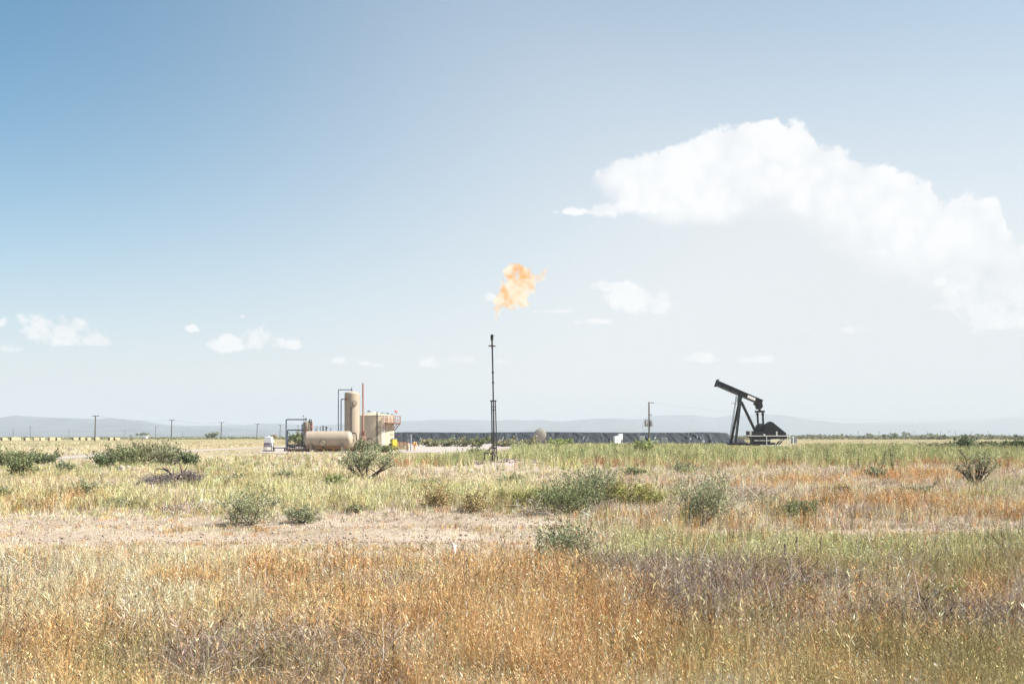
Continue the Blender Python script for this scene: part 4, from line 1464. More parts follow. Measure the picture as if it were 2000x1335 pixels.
dm.texture = tx2
dm.strength = .14
dm.mid_level = .5
m, nt_, out = node_mat('gas_flame')
LL = nt_.links.new
tcf = nn(nt_, 'ShaderNodeTexCoord')


def fnoise(scale, det, off=0.0):
    n = nn(nt_, 'ShaderNodeTexNoise')
    n.inputs['Scale'].default_value = scale
    n.inputs['Detail'].default_value = det
    n.inputs['Distortion'].default_value = .6
    mp = nn(nt_, 'ShaderNodeMapping')
    mp.inputs['Location'].default_value = (off, off * .7, off * 1.3)
    LL(tcf.outputs['Object'], mp.inputs['Vector'])
    LL(mp.outputs['Vector'], n.inputs['Vector'])
    return n.outputs['Fac']


def fmr(v, a, b, c=0., d=1.):
    n = nn(nt_, 'ShaderNodeMapRange')
    n.inputs['From Min'].default_value, n.inputs['From Max'].default_value = a, b
    n.inputs['To Min'].default_value, n.inputs['To Max'].default_value = c, d
    LL(v, n.inputs['Value'])
    return n.outputs['Result']


hot = fmr(fnoise(1.35, 3.5, 4.1), .44, .64)
dens = fmr(fnoise(1.9, 4, 1.3), .36, .64, .0, 1.0)
mx = nn(nt_, 'ShaderNodeMix', data_type='RGBA')
mx.inputs['A'].default_value = (.47, .42, .325, 1)
mx.inputs['B'].default_value = (.45, .235, .08, 1)
LL(hot, mx.inputs['Factor'])
em = nn(nt_, 'ShaderNodeEmission')
LL(mx.outputs['Result'], em.inputs['Color'])
mu = nn(nt_, 'ShaderNodeMath', operation='MULTIPLY')
LL(dens, mu.inputs[0])
mu.inputs[1].default_value = 4.75
LL(mu.outputs[0], em.inputs['Strength'])
ab = nn(nt_, 'ShaderNodeVolumeAbsorption')
ab.inputs['Color'].default_value = (.5, .5, .5, 1)
mu2 = nn(nt_, 'ShaderNodeMath', operation='MULTIPLY')
LL(dens, mu2.inputs[0])
mu2.inputs[1].default_value = 9.5
LL(mu2.outputs[0], ab.inputs['Density'])
ad = nn(nt_, 'ShaderNodeAddShader')
LL(em.outputs[0], ad.inputs[0])
LL(ab.outputs[0], ad.inputs[1])
LL(ad.outputs[0], out.inputs['Volume'])
me.materials.append(m)
try:
    m.cycles.volume_step_rate = .3
except Exception:
    m.volume_step_rate = .3
tag(fo, 'pale orange gas flame billowing to the right above the flare stack', 'flame')

# rocky mound around the flare base
xs_ = np.linspace(846, 1098, 90)
mv, mtt = [], []
rr_ = np.random.default_rng(4)
nv = VN(31)
for j, t in enumerate(np.linspace(0, 1, 14)):
    Yj = 66.2 + 5.0 * t
    for x in xs_:
        X = (x - CX) * 68.5 / F
        e = math.sin(PI * min(1, max(0, (x - 846) / 252))) ** .5
        s = math.sin(PI * t)
        hh = (.22 + .16 * math.exp(-((x - 1010) / 40) ** 2) + .08 * math.exp(-((x - 865) / 18) ** 2)) * e * s ** .7
        hh *= .6 + .8 * float(nv(X, Yj, .5))
        mv.append((X, Yj, hh - .06))
nxx = len(xs_)
mtt = [(j * nxx + i, j * nxx + i + 1, (j + 1) * nxx + i + 1, (j + 1) * nxx + i) for j in range(13) for i in range(nxx - 1)]
mo = np_mesh('rock_mound', np.array(mv), np.array(mtt), None, M['rock'], smooth=True)
tag(mo, 'low rocky berm of caliche around the foot of the flare', 'mound', kind='structure')
n = 1500
X = RNG.uniform(-5.1, 3.3, n)
Y_ = 68.3 + 1.6 * RNG.standard_normal(n)
pxr = CX + F * X / 68.5
e = np.sin(PI * np.clip((pxr - 846) / 252, 0, 1)) ** .5 * np.sin(PI * np.clip((Y_ - 66.2) / 5, 0, 1))
ok = e > .25
X, Y_, e, pxr = X[ok], Y_[ok], e[ok], pxr[ok]
n = len(X)
zr = (.22 + .16 * np.exp(-((pxr - 1010) / 40) ** 2) + .08 * np.exp(-((pxr - 865) / 18) ** 2)) * e * .95 - .03
R = .04 + .10 * RNG.random(n) ** 2
V = base8[None] * R[:, None, None] * (0.6 + .8 * RNG.random((n, 6, 3)))
a = RNG.random(n) * 6.28
ca, sa = np.cos(a)[:, None], np.sin(a)[:, None]
V = np.stack([V[..., 0] * ca - V[..., 1] * sa, V[..., 0] * sa + V[..., 1] * ca, V[..., 2]], -1) + np.stack([X, Y_, zr], -1)[:, None]
T = (np.arange(n) * 6)[:, None, None] + f8[None]
o = np_mesh('rubble', V.reshape(-1, 3), T.reshape(-1, 3), np.repeat(np.array([[.36, .28, .25]]) * (0.3 + .9 * RNG.random((n, 1))), 6, 0), leafmat('rubble_stone', 0.0))
tag(o, 'broken stones strewn over the low mound at the foot of the flare', 'rubble', kind='stuff')

# ------------------------------------------------------------------ pumpjack
Yp = 205.0
sP = Yp / F


def Q(zx, zy, dy=0.0):
    """a point of the pumpjack, dy metres nearer or farther"""
    return P(1370 + zx / 8.343, 720 + zy / 8.343, Yp + dy)


pj = thing('pumpjack', P(1462, 870, Yp), 'black oil pumpjack with its beam tilted up to the left', 'pumpjack')
bx0, bx1 = Q(250, 235, -1.9), Q(985, 552, 1.7)
axis = (bx1 - bx0).normalized()
upv = Vector((0, 0, 1)) - axis * axis.z
upv.normalize()
sdv = axis.cross(upv).normalized()            # away from the camera or towards it
if sdv.y > 0:
    sdv = -sdv
mb = MB()
mb.bar(bx0, bx1, .22, .98, up=upv)
for s in (-1, 1):
    mb.bar(bx0 + upv * s * .52, bx1 + upv * s * .52, .62, .1, up=upv)
for t in (.12, .3, .52, .9):
    c = bx0.lerp(bx1, t)
    mb.bar(c - upv * .47, c + upv * .47, .52, .05, up=axis)
mb.bar(bx0 - upv * 0 + sdv * .13, bx1 + sdv * .13, .03, .09, up=upv)
beam = mb.build('walking_beam', M['black'], pj)
mb = MB()
mb.bar(bx0 - upv * .72 - axis * .06, bx0 + upv * .72 - axis * .06, .95, .12, up=axis)
for s in (-1, 1):
    mb.bar(bx0 + upv * .72 + sdv * .3 * s, bx0 + upv * .95 + sdv * .3 * s + axis * .05, .08, .1, up=axis)
    mb.bar(bx0 - upv * .72 + sdv * .3 * s, bx0 - upv * .8 + sdv * .3 * s - axis * .18, .08, .1, up=axis)
mb.build('end_plate', M['black'], beam)
mb = MB()
tl = [Q(930, 478), Q(1012, 525), Q(1030, 610), Q(1012, 638), Q(985, 655), Q(925, 655), Q(915, 600), Q(880, 570)]
mb.prism([p + Vector((0, 1.25, 0)) for p in tl], (0, .9, 0))
mb.build('beam_tail', M['black'], pj)
# sign plate on the beam
sc_ = bx0.lerp(bx1, .745) + sdv * .335
mb = MB()
mb.bar(sc_ - axis * .95, sc_ + axis * .95, .04, .5, up=upv)
sg = mb.build('sign_plate', M['white'], pj)
mk, mr_ = MB(), MB()
rng = random.Random(2)
xx_ = -.78
for i in range(13):
    tgt = mk if i < 5 else mr_
    wl = .085
    p = sc_ + axis * (xx_ + .05) + sdv * .024
    hgt = .2
    if i in (5, 9):
        xx_ += .05
        p = sc_ + axis * (xx_ + .05) + sdv * .024
    tgt.bar(p - upv * hgt / 2 - axis * .03, p + upv * hgt / 2 - axis * .03, .012, .028, up=axis)
    kind = rng.randrange(3)
    if kind != 1:
        tgt.bar(p - axis * .04 + upv * .085, p + axis * .035 + upv * .085, .012, .028, up=upv)
    if kind != 0:
        tgt.bar(p - axis * .04 - upv * .085, p + axis * .035 - upv * .085, .012, .028, up=upv)
    tgt.bar(p - axis * .04, p + axis * .03, .012, .028, up=upv)
    xx_ += .112
mk.build('dark_lettering', M['black2'], sg, smooth=False)
mr_.build('red_lettering', paint('sign_red', (.35, .05, .06), .6), sg, smooth=False)
# saddle and samson post
mb = MB()
mb.prism([Q(640, 395, -.6), Q(690, 400, -.6), Q(660, 490, -.6), Q(650, 560, -.6), Q(600, 545, -.6), Q(612, 450, -.6)], (0, 1.3, 0))
mb.build('saddle_bearing', M['black'], pj)
for a_, b_, dy0, dy1 in (((635, 520), (553, 1225), -.4, -1.6), ((618, 520), (475, 1225), .4, 1.6)):
    mb = MB()
    p, q = Q(*a_, dy0), Q(*b_, dy1)
    mb.bar(p, q, .46, .36, up=Vector((0, 1, 0)))
    mb.build('samson_leg', M['black'], pj)
for t in (.28, .46, .62, .8, .93):
    mb = MB()
    mb.bar(Q(635, 520, -.4).lerp(Q(553, 1225, -1.6), t), Q(618, 520, .4).lerp(Q(475, 1225, 1.6), t), .1, .1)
    mb.build('leg_brace', M['black2'], pj)
mb = MB()
mb.bar(Q(648, 535), Q(880, 1020), .5, .4, up=Vector((0, 1, 0)))
mb.build('back_leg', M['black'], pj)
mb = MB()
for dx in (-14, 10):
    mb.bar(Q(572 + dx * .6, 440, 1.9), Q(455 + dx, 1225, 2.2), .09, .09, up=Vector((0, 1, 0)))
for k in range(26):
    t = k / 25
    mb.bar(Q(564, 450, 1.9).lerp(Q(441, 1225, 2.2), t), Q(578, 450, 1.9).lerp(Q(465, 1225, 2.2), t), .05, .12)
mb.bar(Q(485, 558, 1.5), Q(590, 572, 1), .12, .1)
mb.build('ladder', M['lav'], pj)
# equaliser and pitmans
mb = MB()
mb.bar(Q(888, 697, 2.2), Q(1015, 693, -.2), .6, .42)
mb.bar(Q(945, 650, 1), Q(950, 690, 1), .4, .5)
mb.build('equaliser', M['black'], pj)
for (a_, b_, dy) in (((998, 700), (1012, 1075), -.2), ((912, 715), (922, 900), 2.2)):
    mb = MB()
    mb.bar(Q(*a_, dy), Q(*b_, dy), .34, .3, up=Vector((0, 1, 0)))
    mb.lathe(Q(a_[0], 740, dy) - Vector((0, .25, 0)), (0, 1, 0), [(0, .26), (.5, .26)], 12)
    mb.build('pitman_arm', M['black'], pj)


def arc(cx, cy, r, a0, a1, n):
    return [(cx + r * math.cos(math.radians(a0 + (a1 - a0) * i / n)), cy - r * math.sin(math.radians(a0 + (a1 - a0) * i / n))) for i in range(n + 1)]


mb = MB()
out_ = [(1030, 905)] + arc(1125, 930, 72, 140, 55, 8) + [(1360, 1028)] + arc(1350, 1062, 34, 60, 0, 4) + [(1386, 1092), (1040, 1092)]
mb.prism([Q(x, y, -.5) for x, y in out_], (0, .55, 0))
mb.build('counterweight', M['black'], pj)
mb = MB()
mb.prism([Q(x, y, 1.6) for x, y in [(x - 6, y - 2) for x, y in out_]], (0, .5, 0))
mb.build('counterweight', M['black'], pj)
mb = MB()
mb.lathe(Q(972, 962, .1), (0, 1, 0), [(0, .85), (.06, .95), (1.2, .95), (1.3, .8)], 28)
mb.box(Q(985, 1010, .7), (1.9, 1.2, 1.6))
for k in range(9):
    a = k * .35 + 2
    mb.lathe(Q(972, 962, .05) + Vector((.75 * math.cos(a), 0, .75 * math.sin(a))), (0, 1, 0), [(-.08, .06), (.05, .06)], 6)
mb.bar(Q(890, 945, .4), Q(915, 945, .4), .3, .12)
mb.build('gearbox', M['black2'], pj)
mb = MB()
mb.prism([Q(820, 1012, -.9), Q(1245, 1012, -.9), Q(1245, 1090, -.9), Q(820, 1090, -.9)], (0, 2.6, 0))
mb.build('gearbox_base', M['black'], pj)
mb = MB()
mb.prism([Q(752, 1090, -.7), Q(1395, 1090, -.7), Q(1395, 1135, -.7), Q(1130, 1142, -.7), Q(1120, 1252, -.7), Q(835, 1252, -.7), Q(832, 1136, -.7)], (0, 2.2, 0))
mb.bar(Q(430, 1222, .6), Q(960, 1232, .6), 2.4, .45)
for a_, b_ in (((1305, 1142), (1205, 1250)), ((1345, 1142), (1245, 1250))):
    mb.bar(Q(*a_, -.4), Q(*b_, -.4), .3, .22)
    mb.bar(Q(*a_, 1.2), Q(*b_, 1.2), .3, .22)
mb.bar(Q(960, 1252, .4), Q(1420, 1252, .4), 2.2, .2)
mb.build('base_frame', M['black'], pj)
mb = MB()
mb.prism([Q(1135, 1215, -.5), Q(1150, 1200, -.5), Q(1190, 1200, -.5), Q(1205, 1215, -.5), Q(1205, 1252, -.5), Q(1135, 1252, -.5)], (0, .8, 0))
mb.build('motor', M['black2'], pj)
mb = MB()
mb.box(Q(755, 1045, -.6), (.62, .5, .8))
mb.build('brake_box', M['black2'], pj)
mb = MB()
mb.box(Q(800, 1048, -.7), (.42, .3, .8))
mb.build('white_panel', M['white'], pj)
mb = MB()
mb.box(Q(1226, 1050, -1.2), (.3, .25, .85))
mb.build('white_panel', M['white'], pj)

rl_ = thing('guard_rail', Q(1100, 1255, -2.2), 'white pipe guard rail around the pumpjack counterweights', 'railing')
R1 = -2.2
for y in (1092, 1167, 1247):
    mb = MB()
    mb.tube([Q(760 if y == 1092 else (860 if y < 1200 else 950), y, R1), Q(1442, y, R1), Q(1442, y, 2.6)], .055 if y != 1247 else .075, 8)
    mb.build('rail', M['white'], rl_)
for x in (1062, 1405, 1442):
    mb = MB()
    mb.tube([Q(x, 1085, R1), Q(x, 1262, R1)], .06, 8)
    mb.build('post', M['white'], rl_)
mb = MB()
mb.tube([Q(1442, 1085, 2.6), Q(1442, 1262, 2.6)], .06, 8)
mb.build('post', M['white'], rl_)
mb = MB()
mb.lathe(Q(1022, 1078, R1 - .1), (0, 1, 0), [(0, .12), (.02, .23), (.1, .23)], 18)
mb.build('round_plate', M['white'], rl_)
wr = thing('wellhead_rail', Q(690, 1240, 1), 'faded pinkish pipe rail around the wellhead left of the pumpjack base', 'railing')
for y in (1140, 1168, 1200):
    mb = MB()
    mb.tube([Q(560, y, 1.5), Q(830, y - 3, 1.5)], .05, 6)
    mb.build('rail', M['rustpink'], wr)
for x in (565, 625, 682):
    mb = MB()
    mb.tube([Q(x, 1092, 1.5), Q(x, 1250, 1.5)], .05, 6)
    mb.build('post', M['rustpink'], wr)
mb = MB()
mb.lathe(Q(640, 1252, 2), (0, 0, 1), [(0, .3), (.25, .3), (.3, .16), (.55, .16), (.6, .28), (.75, .28)], 12)
mb.lathe(Q(740, 1252, 2), (0, 0, 1), [(0, .22), (.3, .22), (.35, .12), (.6, .12), (.62, .2), (.7, .2)], 12)
mb.bar(Q(640, 1222, 2), Q(740, 1222, 2), .2, .2)
tag(mb.build('wellhead', M['rust']), 'rusty wellhead low between the pumpjack legs and its base', 'wellhead')
mb = MB()
mb.lathe(Q(1483, 1215, .5), (0, 0, 1), [(0, .33), (1.35, .33), (1.42, .25)], 18)
tk = mb.build('control_drum', M['galv'])
tag(tk, 'pale grey drum standing just right of the white guard rail', 'drum')
cb = thing('control_cabinet', Q(1520, 1215, .9), 'grey cabinet with a black door right of the pale drum', 'cabinet')
mb = MB()
mb.box(Q(1527, 1158, 1), (.62, .5, 1.3))
mb.build('body', M['grey'], cb)
mb = MB()
mb.box(Q(1508, 1155, .68), (.22, .06, 1.2))
mb.build('door', M['black2'], cb)

M['rust_dark'] = paint('dark_flange', (.11, .085, .065), .7, var=.2, scale=5)
# ------------------------------------------------------------------ vertical treater (tall tan vessel)
Yt = 136.0
sT = Yt / F


def Tt(px, py, dy=0.0):
    return P(px, py, Yt + dy)


tr = thing('treater_vessel', P(687.7, 880, Yt), 'tall tan vertical vessel with a round hatch, the tallest of the tanks', 'vessel')
rT = 14.7 * sT
zb = lambda py: H - (py - HY) * sT
mb = MB()
b = Tt(687.7, 880)
z0, zs, zt = b.z, zb(848), zb(768.5)
prof = [(0, rT * .92), (zb(852) - z0, rT * .94), (zb(846) - z0, rT), (zb(822) - z0, rT), (zb(799) - z0, rT), (zt - z0 - .1, rT), (zt - z0, rT)]
prof += [(zt - z0 + .30 * math.sin(a), rT * math.cos(a)) for a in [PI / 2 * k / 7 for k in range(1, 8)]]
mb.lathe(b, (0, 0, 1), prof, 48)
mb.build('shell', M['tan'], tr)


def manway(mb, c, d, r, ln):
    d = Vector(d).normalized()
    mb.lathe(c, d, [(0, r * .86), (ln * .6, r * .86), (ln * .6, r), (ln * .8, r), (ln * .8, r * 1.0), (ln, r), (ln + .02, r * .93)], 24)


mb = MB()
d = Vector((.45, -.89, 0)).normalized()
manway(mb, Vector((b.x, b.y, zb(787.3))) + d * (rT - .05), d, 4.4 * sT, .22)
ha = mb.build('hatch', M['tan_dull'], tr)
mb = MB()
mb.lathe(Vector((b.x, b.y, zb(787.3))) + d * (rT + .08), d, [(0, 4.4 * sT), (0, 5.1 * sT), (.06, 5.1 * sT), (.06, 4.4 * sT)], 24)
mb.build('flange', M['rust_dark'], ha)
mb = MB()
mb.tube([Tt(687, 766.5), Tt(687, 756.5)], .05, 8)
mb.tube([Tt(686.8, 760.7), Tt(661, 760.7), Tt(661, 762), Tt(660.6, 878)], .062, 8)
mb.lathe(Tt(687, 761), (0, 0, 1), [(-.14, .08), (.14, .08)], 8)
mb.tube([Tt(687, 758), Tt(686.2, 755.5)], .03, 6)
mb.build('vent_pipe', M['bluepipe'], tr)
mb = MB()
mb.tube([Tt(679, 779.2, -rT * .8), Tt(667, 779.2, -.6), Tt(666.3, 780, -.6), Tt(665.8, 878, -.6)], .07, 8)
mb.build('feed_pipe', M['bluepipe'], tr)
mb = MB()
mb.lathe(Tt(678, 779.2, -rT * .72), (0, -1, 0), [(0, .11), (.3, .11), (.3, .16), (.4, .16)], 12)
mb.build('nozzle', M['rust'], tr)
mb = MB()
mb.tube([Tt(686, 797, -rT - .12), Tt(686, 845, -rT - .12)], .06, 8)
mb.lathe(Tt(686, 797.5, -rT - .12), (0, 0, 1), [(-.1, .09), (.12, .09)], 8)
mb.bar(Tt(686, 800, -rT - .1), Tt(686, 800, -rT + .1), .05, .05)
mb.bar(Tt(686, 835, -rT - .1), Tt(686, 835, -rT + .1), .05, .05)
mb.build('gauge_pipe', M['pipe'], tr)
for x in (675.5, 701.3):
    mb = MB()
    mb.box(Tt(x, 767.5), (.1, .25, .26))
    mb.build('lifting_lug', M['tan_dull'], tr)
mb = MB()
mb.tube([Tt(703.3, 774, .1), Tt(703.3, 868, .1)], .022, 6)
for y in (784, 800, 820, 840):
    mb.tube([Tt(701, y, .1), Tt(703.3, y, .1)], .018, 5)
mb.build('conduit', M['galv'], tr)
mb = MB()
mb.tube([Tt(688, 845.5, -1.3), Tt(694, 845.2, -1.4), Tt(695.2, 847, -1.4), Tt(699, 874, -1.4)], .075, 8)
mb.build('drain_pipe', M['black2'], tr)
mb = MB()
xs0 = 709.2
mb.tube([Tt(xs0 + .2, 856, .4), Tt(xs0, 750, .4)], 1.75 * sT, 16)
mb.build('fire_stack', M['rustpink'], tr)
mb = MB()
mb.lathe(Tt(xs0, 750.5, .4), (0, 0, 1), [(0, .12), (.04, .15), (.2, .17), (.24, .10), (.3, .1)], 14)
mb.build('stack_cap', M['galv'], tr)
mb = MB()
mb.tube([Tt(702, 773.5, .2), Tt(709, 773.5, .4)], .025, 6)
mb.build('stack_bracket', M['galv'], tr)
mb = MB()
mb.prism([Tt(705.5, 842, -.1), Tt(712, 841, -.1), Tt(712.5, 850, -.1), Tt(711, 853, -.1), Tt(706, 853, -.1)], (0, .5, 0))
mb.build('fire_box', M['rust'], tr)
mb = MB()
mb.lathe(Tt(710, 855.5, -.1), (0.3, -1, 0), [(0, .3), (.5, .3), (.5, .36), (.6, .36), (.62, .2)], 14)
mb.bar(Tt(709.5, 858, 0), Tt(710.5, 874, 0), .5, .5, up=Vector((0, 1, 0)))
mb.build('burner_housing', M['rustpink'], tr)
for x in (689, 697.5):
    mb = MB()
    mb.box(Tt(x, 879, -.8), (.38, .4, .55))
    mb.build('foot', M['white'] if x > 690 else M['tan'], tr)

# ------------------------------------------------------------------ big storage tank
Yk = 150.0
sK = Yk / F


def Kk(px, py, dy=0.0):
    return P(px, py, Yk + dy)


tkc, tkr = 729.5, 40.0
big = thing('storage_tank', P(tkc, 877.3, Yk), 'wide cream storage tank with a low cone roof behind the tall vessel', 'tank')
mb = MB()
kb = Kk(tkc, 877.3)
zk = lambda py: H - (py - HY) * sK
rK = tkr * sK
hK = zk(811.3) - kb.z
prof = [(0, rK)]
for t in (.25, .5, .75):
    prof += [(hK * t, rK)]
prof += [(hK - .06, rK), (hK - .05, rK * 1.012), (hK, rK * 1.012)]
mb.lathe(kb, (0, 0, 1), prof, 72)
mb.build('shell', M['cream'], big)
mb = MB()
mb.lathe(kb + Vector((0, 0, hK)), (0, 0, 1), [(0, rK * 1.012), (.03, rK * .99), (.5, .35), (.55, .3)], 72)
mb.build('roof', M['cream'], big)


def on_tank(px, r, z):
    """point at radius r seen at photo column px on the near side"""
    x = (px - tkc) * sK
    x = max(-r, min(r, x))
    return Vector((kb.x + x, kb.y - math.sqrt(max(0, r * r - x * x)), z))


mb = MB()
p = Kk(720.5, 802.7, -1)
mb.tube([p + Vector((-.28, 0, 0)), p + Vector((.05, 0, 0))], .05, 8)
mb.lathe(p + Vector((.05, 0, -.1)), (0, 0, 1), [(0, .12), (.2, .12)], 10)
mb.tube([p, Kk(727.5, 809.5, -1.2)], .02, 5)
mb.build('vent_valve', M['black2'], big)
for k, (x, y) in enumerate(((744, 808.5), (747.5, 807.5), (751, 808.8), (756, 807.5), (759, 809), (765.5, 810))):
    mb = MB()
    p = Kk(x, 812, -1.5 + .4 * k)
    mb.tube([p, Kk(x, y - 2.2, -1.5 + .4 * k)], .05, 6)
    mb.bar(Kk(x - 1.2, y - .8, -1.5 + .4 * k), Kk(x + 1.2, y - 1.4, -1.5 + .4 * k), .1, .12)
    mb.build('roof_fitting', M['black2'], big)
for x in (741.0, 743.4):
    mb = MB()
    pb, pt = on_tank(x, rK + .42, kb.z), on_tank(x, rK + .42, zk(805))
    mb.tube([pb, pt], .05, 8)
    for zz in (809.5, 815, 834, 846, 860):
        mb.tube([on_tank(x, rK + .42, zk(zz)), on_tank(x, rK - .05, zk(zz))], .04, 6)
    mb.build('fill_pipe', M['pipe'], big)
mb = MB()
pl = [on_tank(718 + 24 * t, rK + .06, zk(862 - 6.5 * math.sin(PI * min(1, t * 1.25)) + (6 * max(0, t - .6)))) for t in np.linspace(0, 1, 12)]
mb.tube(pl, .045, 6)
pl = [on_tank(724 + 13 * t, rK + .02, zk(877 if t in (0, 1) else 856)) for t in (0, .0001, .5, .9999, 1)]
mb.build('manway_hose', M['pipe'], big)
mb = MB()
dd = (on_tank(729, rK, 0) - Vector((kb.x, kb.y, 0))).normalized()
mb.prism([on_tank(724.5, rK + .08, zk(877)), on_tank(735, rK + .08, zk(877)), on_tank(735, rK + .08, zk(857.5)), on_tank(732, rK + .08, zk(856.3)), on_tank(727.5, rK + .08, zk(856.3)), on_tank(724.5, rK + .08, zk(857.5))], (0, .15, 0))
mb.build('cleanout_door', M['cream'], big)
for x, y in ((764.5, 848), (767.3, 848)):
    mb = MB()
    p = on_tank(x, rK, zk(y))
    mb.lathe(p, (.8, -.6, 0), [(0, .05), (.12, .05), (.12, .09), (.16, .09)], 10)
    mb.build('gauge_nozzle', M['black2'], big)
# catwalk with ladder
cw = thing('catwalk', on_tank(757, rK + .5, kb.z), 'rusty steel catwalk and white runged ladder on the big cream tank', 'catwalk')
zf, zr_ = zk(826.5), zk(813)


def ring(px_list, r, z):
    return [on_tank(x, r, z) for x in px_list]


angs = np.radians(np.linspace(-52, 12, 9))     # round the right front of the tank


def rp(a, r, z):
    return Vector((kb.x + r * math.cos(a), kb.y + r * math.sin(a), z))


fm = MB()
for a0, a1 in zip(angs[:-1], angs[1:]):
    q = [rp(a0, rK + .08, zf), rp(a0, rK + 1.0, zf), rp(a1, rK + 1.0, zf), rp(a1, rK + .08, zf)]
    fm.prism(q, (0, 0, .09))
fm.build('platform', M['rust'], cw)
rm_ = MB()
for zz in (zf + .55, zf + 1.1):
    rm_.tube([rp(a, rK + .98, zz) for a in angs], .035, 6)
    rm_.tube([rp(angs[0], rK + .98, zz), rp(angs[0], rK + .1, zz)], .035, 6)
    rm_.tube([rp(angs[-1], rK + .98, zz), rp(angs[-1], rK + .1, zz)], .035, 6)
for a in angs:
    rm_.tube([rp(a, rK + .98, zf), rp(a, rK + .98, zf + 1.12)], .035, 6)
    rm_.tube([rp(a, rK + .15, zf), rp(a, rK + .15, zf + 1.0)], .03, 6)
rm_.build('railing', M['rustpink'], cw)
for a in angs[::2]:
    br = MB()
    br.tube([rp(a, rK + .95, zf), rp(a, rK + .02, zf - 1.15)], .05, 6)
    br.tube([rp(a, rK + .95, zf - .03), rp(a, rK + .02, zf - .03)], .05, 6)
    br.build('bracket', M['rust'], cw)
lm = MB()
la = angs[0] - .10
for da in (-.065, .065):
    lm.tube([rp(la + da, rK + .28, kb.z + .2), rp(la + da, rK + .28, zf + 1.1)], .03, 6)
k = kb.z + .35
while k < zf + .9:
    lm.tube([rp(la - .065, rK + .28, k), rp(la + .065, rK + .28, k)], .035, 6)
    k += .31
lm.build('ladder', M['white'], cw)
hm = MB()
for k in range(6):
    zz = zf - .55 + k * .33
    hm.tube([rp(la + da, rK + rr2, zz) for da, rr2 in ((-.075, .28), (-.1, .6), (-.06, .92), (.06, .92), (.1, .6), (.075, .28))], .025, 5)
for da, rr2 in ((-.1, .6), (-.06, .92), (.06, .92), (.1, .6)):
    hm.tube([rp(la + da, rK + rr2, zf - .55), rp(la + da, rK + rr2, zf + 1.1)], .025, 5)
hm.build('ladder_cage', M['rust'], cw)
wsk = thing('windsock', rp(angs[-3], rK + .98, zf), 'small red and white windsock on a pole above the catwalk', 'windsock')
mb = MB()
p0, p1 = rp(angs[-3], rK + 1.02, zf), Kk(771, 799.5, -.5)
p0 = Vector((p1.x, p1.y, zf))
mb.tube([p0, p1], .02, 6)
mb.build('pole', M['galv'], wsk)
mb = MB()
e1 = Kk(772, 801, -.5)
e2 = Kk(776, 807, -.5)
mb.tube([e1, e1.lerp(e2, .5), e2], [.13, .1, .06], 12)
mb.build('sock', M['red'], wsk)

# ------------------------------------------------------------------ horizontal tank
Yh = 119.0
sH = Yh / F


def Hh_(px, py, dy=0.0):
    return P(px, py, Yh + dy)


ht = thing('horizontal_tank', P(641, 885, Yh), 'tan horizontal cylinder tank on saddles in front of the tall vessel', 'tank')
rH = 15.6 * sH
c0, c1 = Hh_(600.5, 857), Hh_(682, 857)
LH = (c1 - c0).length
prof = [(-.32 * math.cos(a), rH * math.sin(a)) for a in [PI / 2 * k / 6 for k in range(7)]]
prof += [(LH * t, rH) for t in (.02, .33, .66, .98)]
prof += [(LH + .42 * math.sin(a), rH * math.cos(a)) for a in [PI / 2 * k / 6 for k in range(7)]]
mb = MB()
mb.lathe(c0, c1 - c0, prof, 48)
mb.build('shell', M['tan'], ht)
mb = MB()
manway(mb, Hh_(630.5, 864, -rH * .93), (0, -1, -.25), 5.3 * sH, .24)
ha = mb.build('hatch', M['tan'], ht)
mb = MB()
mb.lathe(Hh_(630.5, 864, -rH * .93) + Vector((0, -.1, -.02)), (0, -1, -.25), [(0, 5.2 * sH), (0, 6.1 * sH), (.07, 6.1 * sH), (.07, 5.2 * sH)], 24)
mb.build('flange', M['rust_dark'], ha)
for x in (609.5, 670):
    mb = MB()
    zt_ = Hh_(x, 866).z
    mb.prism([Vector((Hh_(x, 0).x - .14, Yh + rH * math.cos(a) * .98, c0.z + rH * math.sin(a) * .98)) for a in np.radians(np.linspace(200, 340, 9))] + [Vector((Hh_(x, 0).x - .14, Yh + rH * .8, .0)), Vector((Hh_(x, 0).x - .14, Yh - rH * .95, .0))][::-1][::-1], (.28, 0, 0))
    mb.box(Vector((Hh_(x, 0).x, Yh, .05)), (.5, 2.2, .1))
    mb.build('saddle', M['tan_dull'], ht)
mb = MB()
mb.tube([Hh_(632, 872), Hh_(632, 877)], .12, 10)
mb.box(Hh_(632, 874.5), (.34, .34, .12))
mb.build('drain_valve', M['black2'], ht)
for x0, x1 in ((687, 681), (690, 686)):
    mb = MB()
    mb.bar(Hh_(x0 + 1, 865, -.4), Hh_(x1 + .5, 872, -.6), .12, .1)
    mb.build('end_bracket', M['tan'], ht)
for x, y in ((616, 837), (619, 833), (625.5, 832), (631, 830.5), (637, 832), (646, 835)):
    mb = MB()
    mb.tube([Hh_(x, 843, .3), Hh_(x, y, .3)], .035 if x not in (631, 637) else .06, 6)
    if x in (631, 637):
        for k in range(3):
            mb.lathe(Hh_(x, y + 2 + 3.4 * k, .3), (0, 0, 1), [(-.05, .1), (.05, .1)], 8)
    if x == 637:
        mb.tube([Hh_(637, 834.5, .3), Hh_(640.5, 834.5, .3)], .05, 6)
    mb.build('relief_valve', M['pipe'], ht)

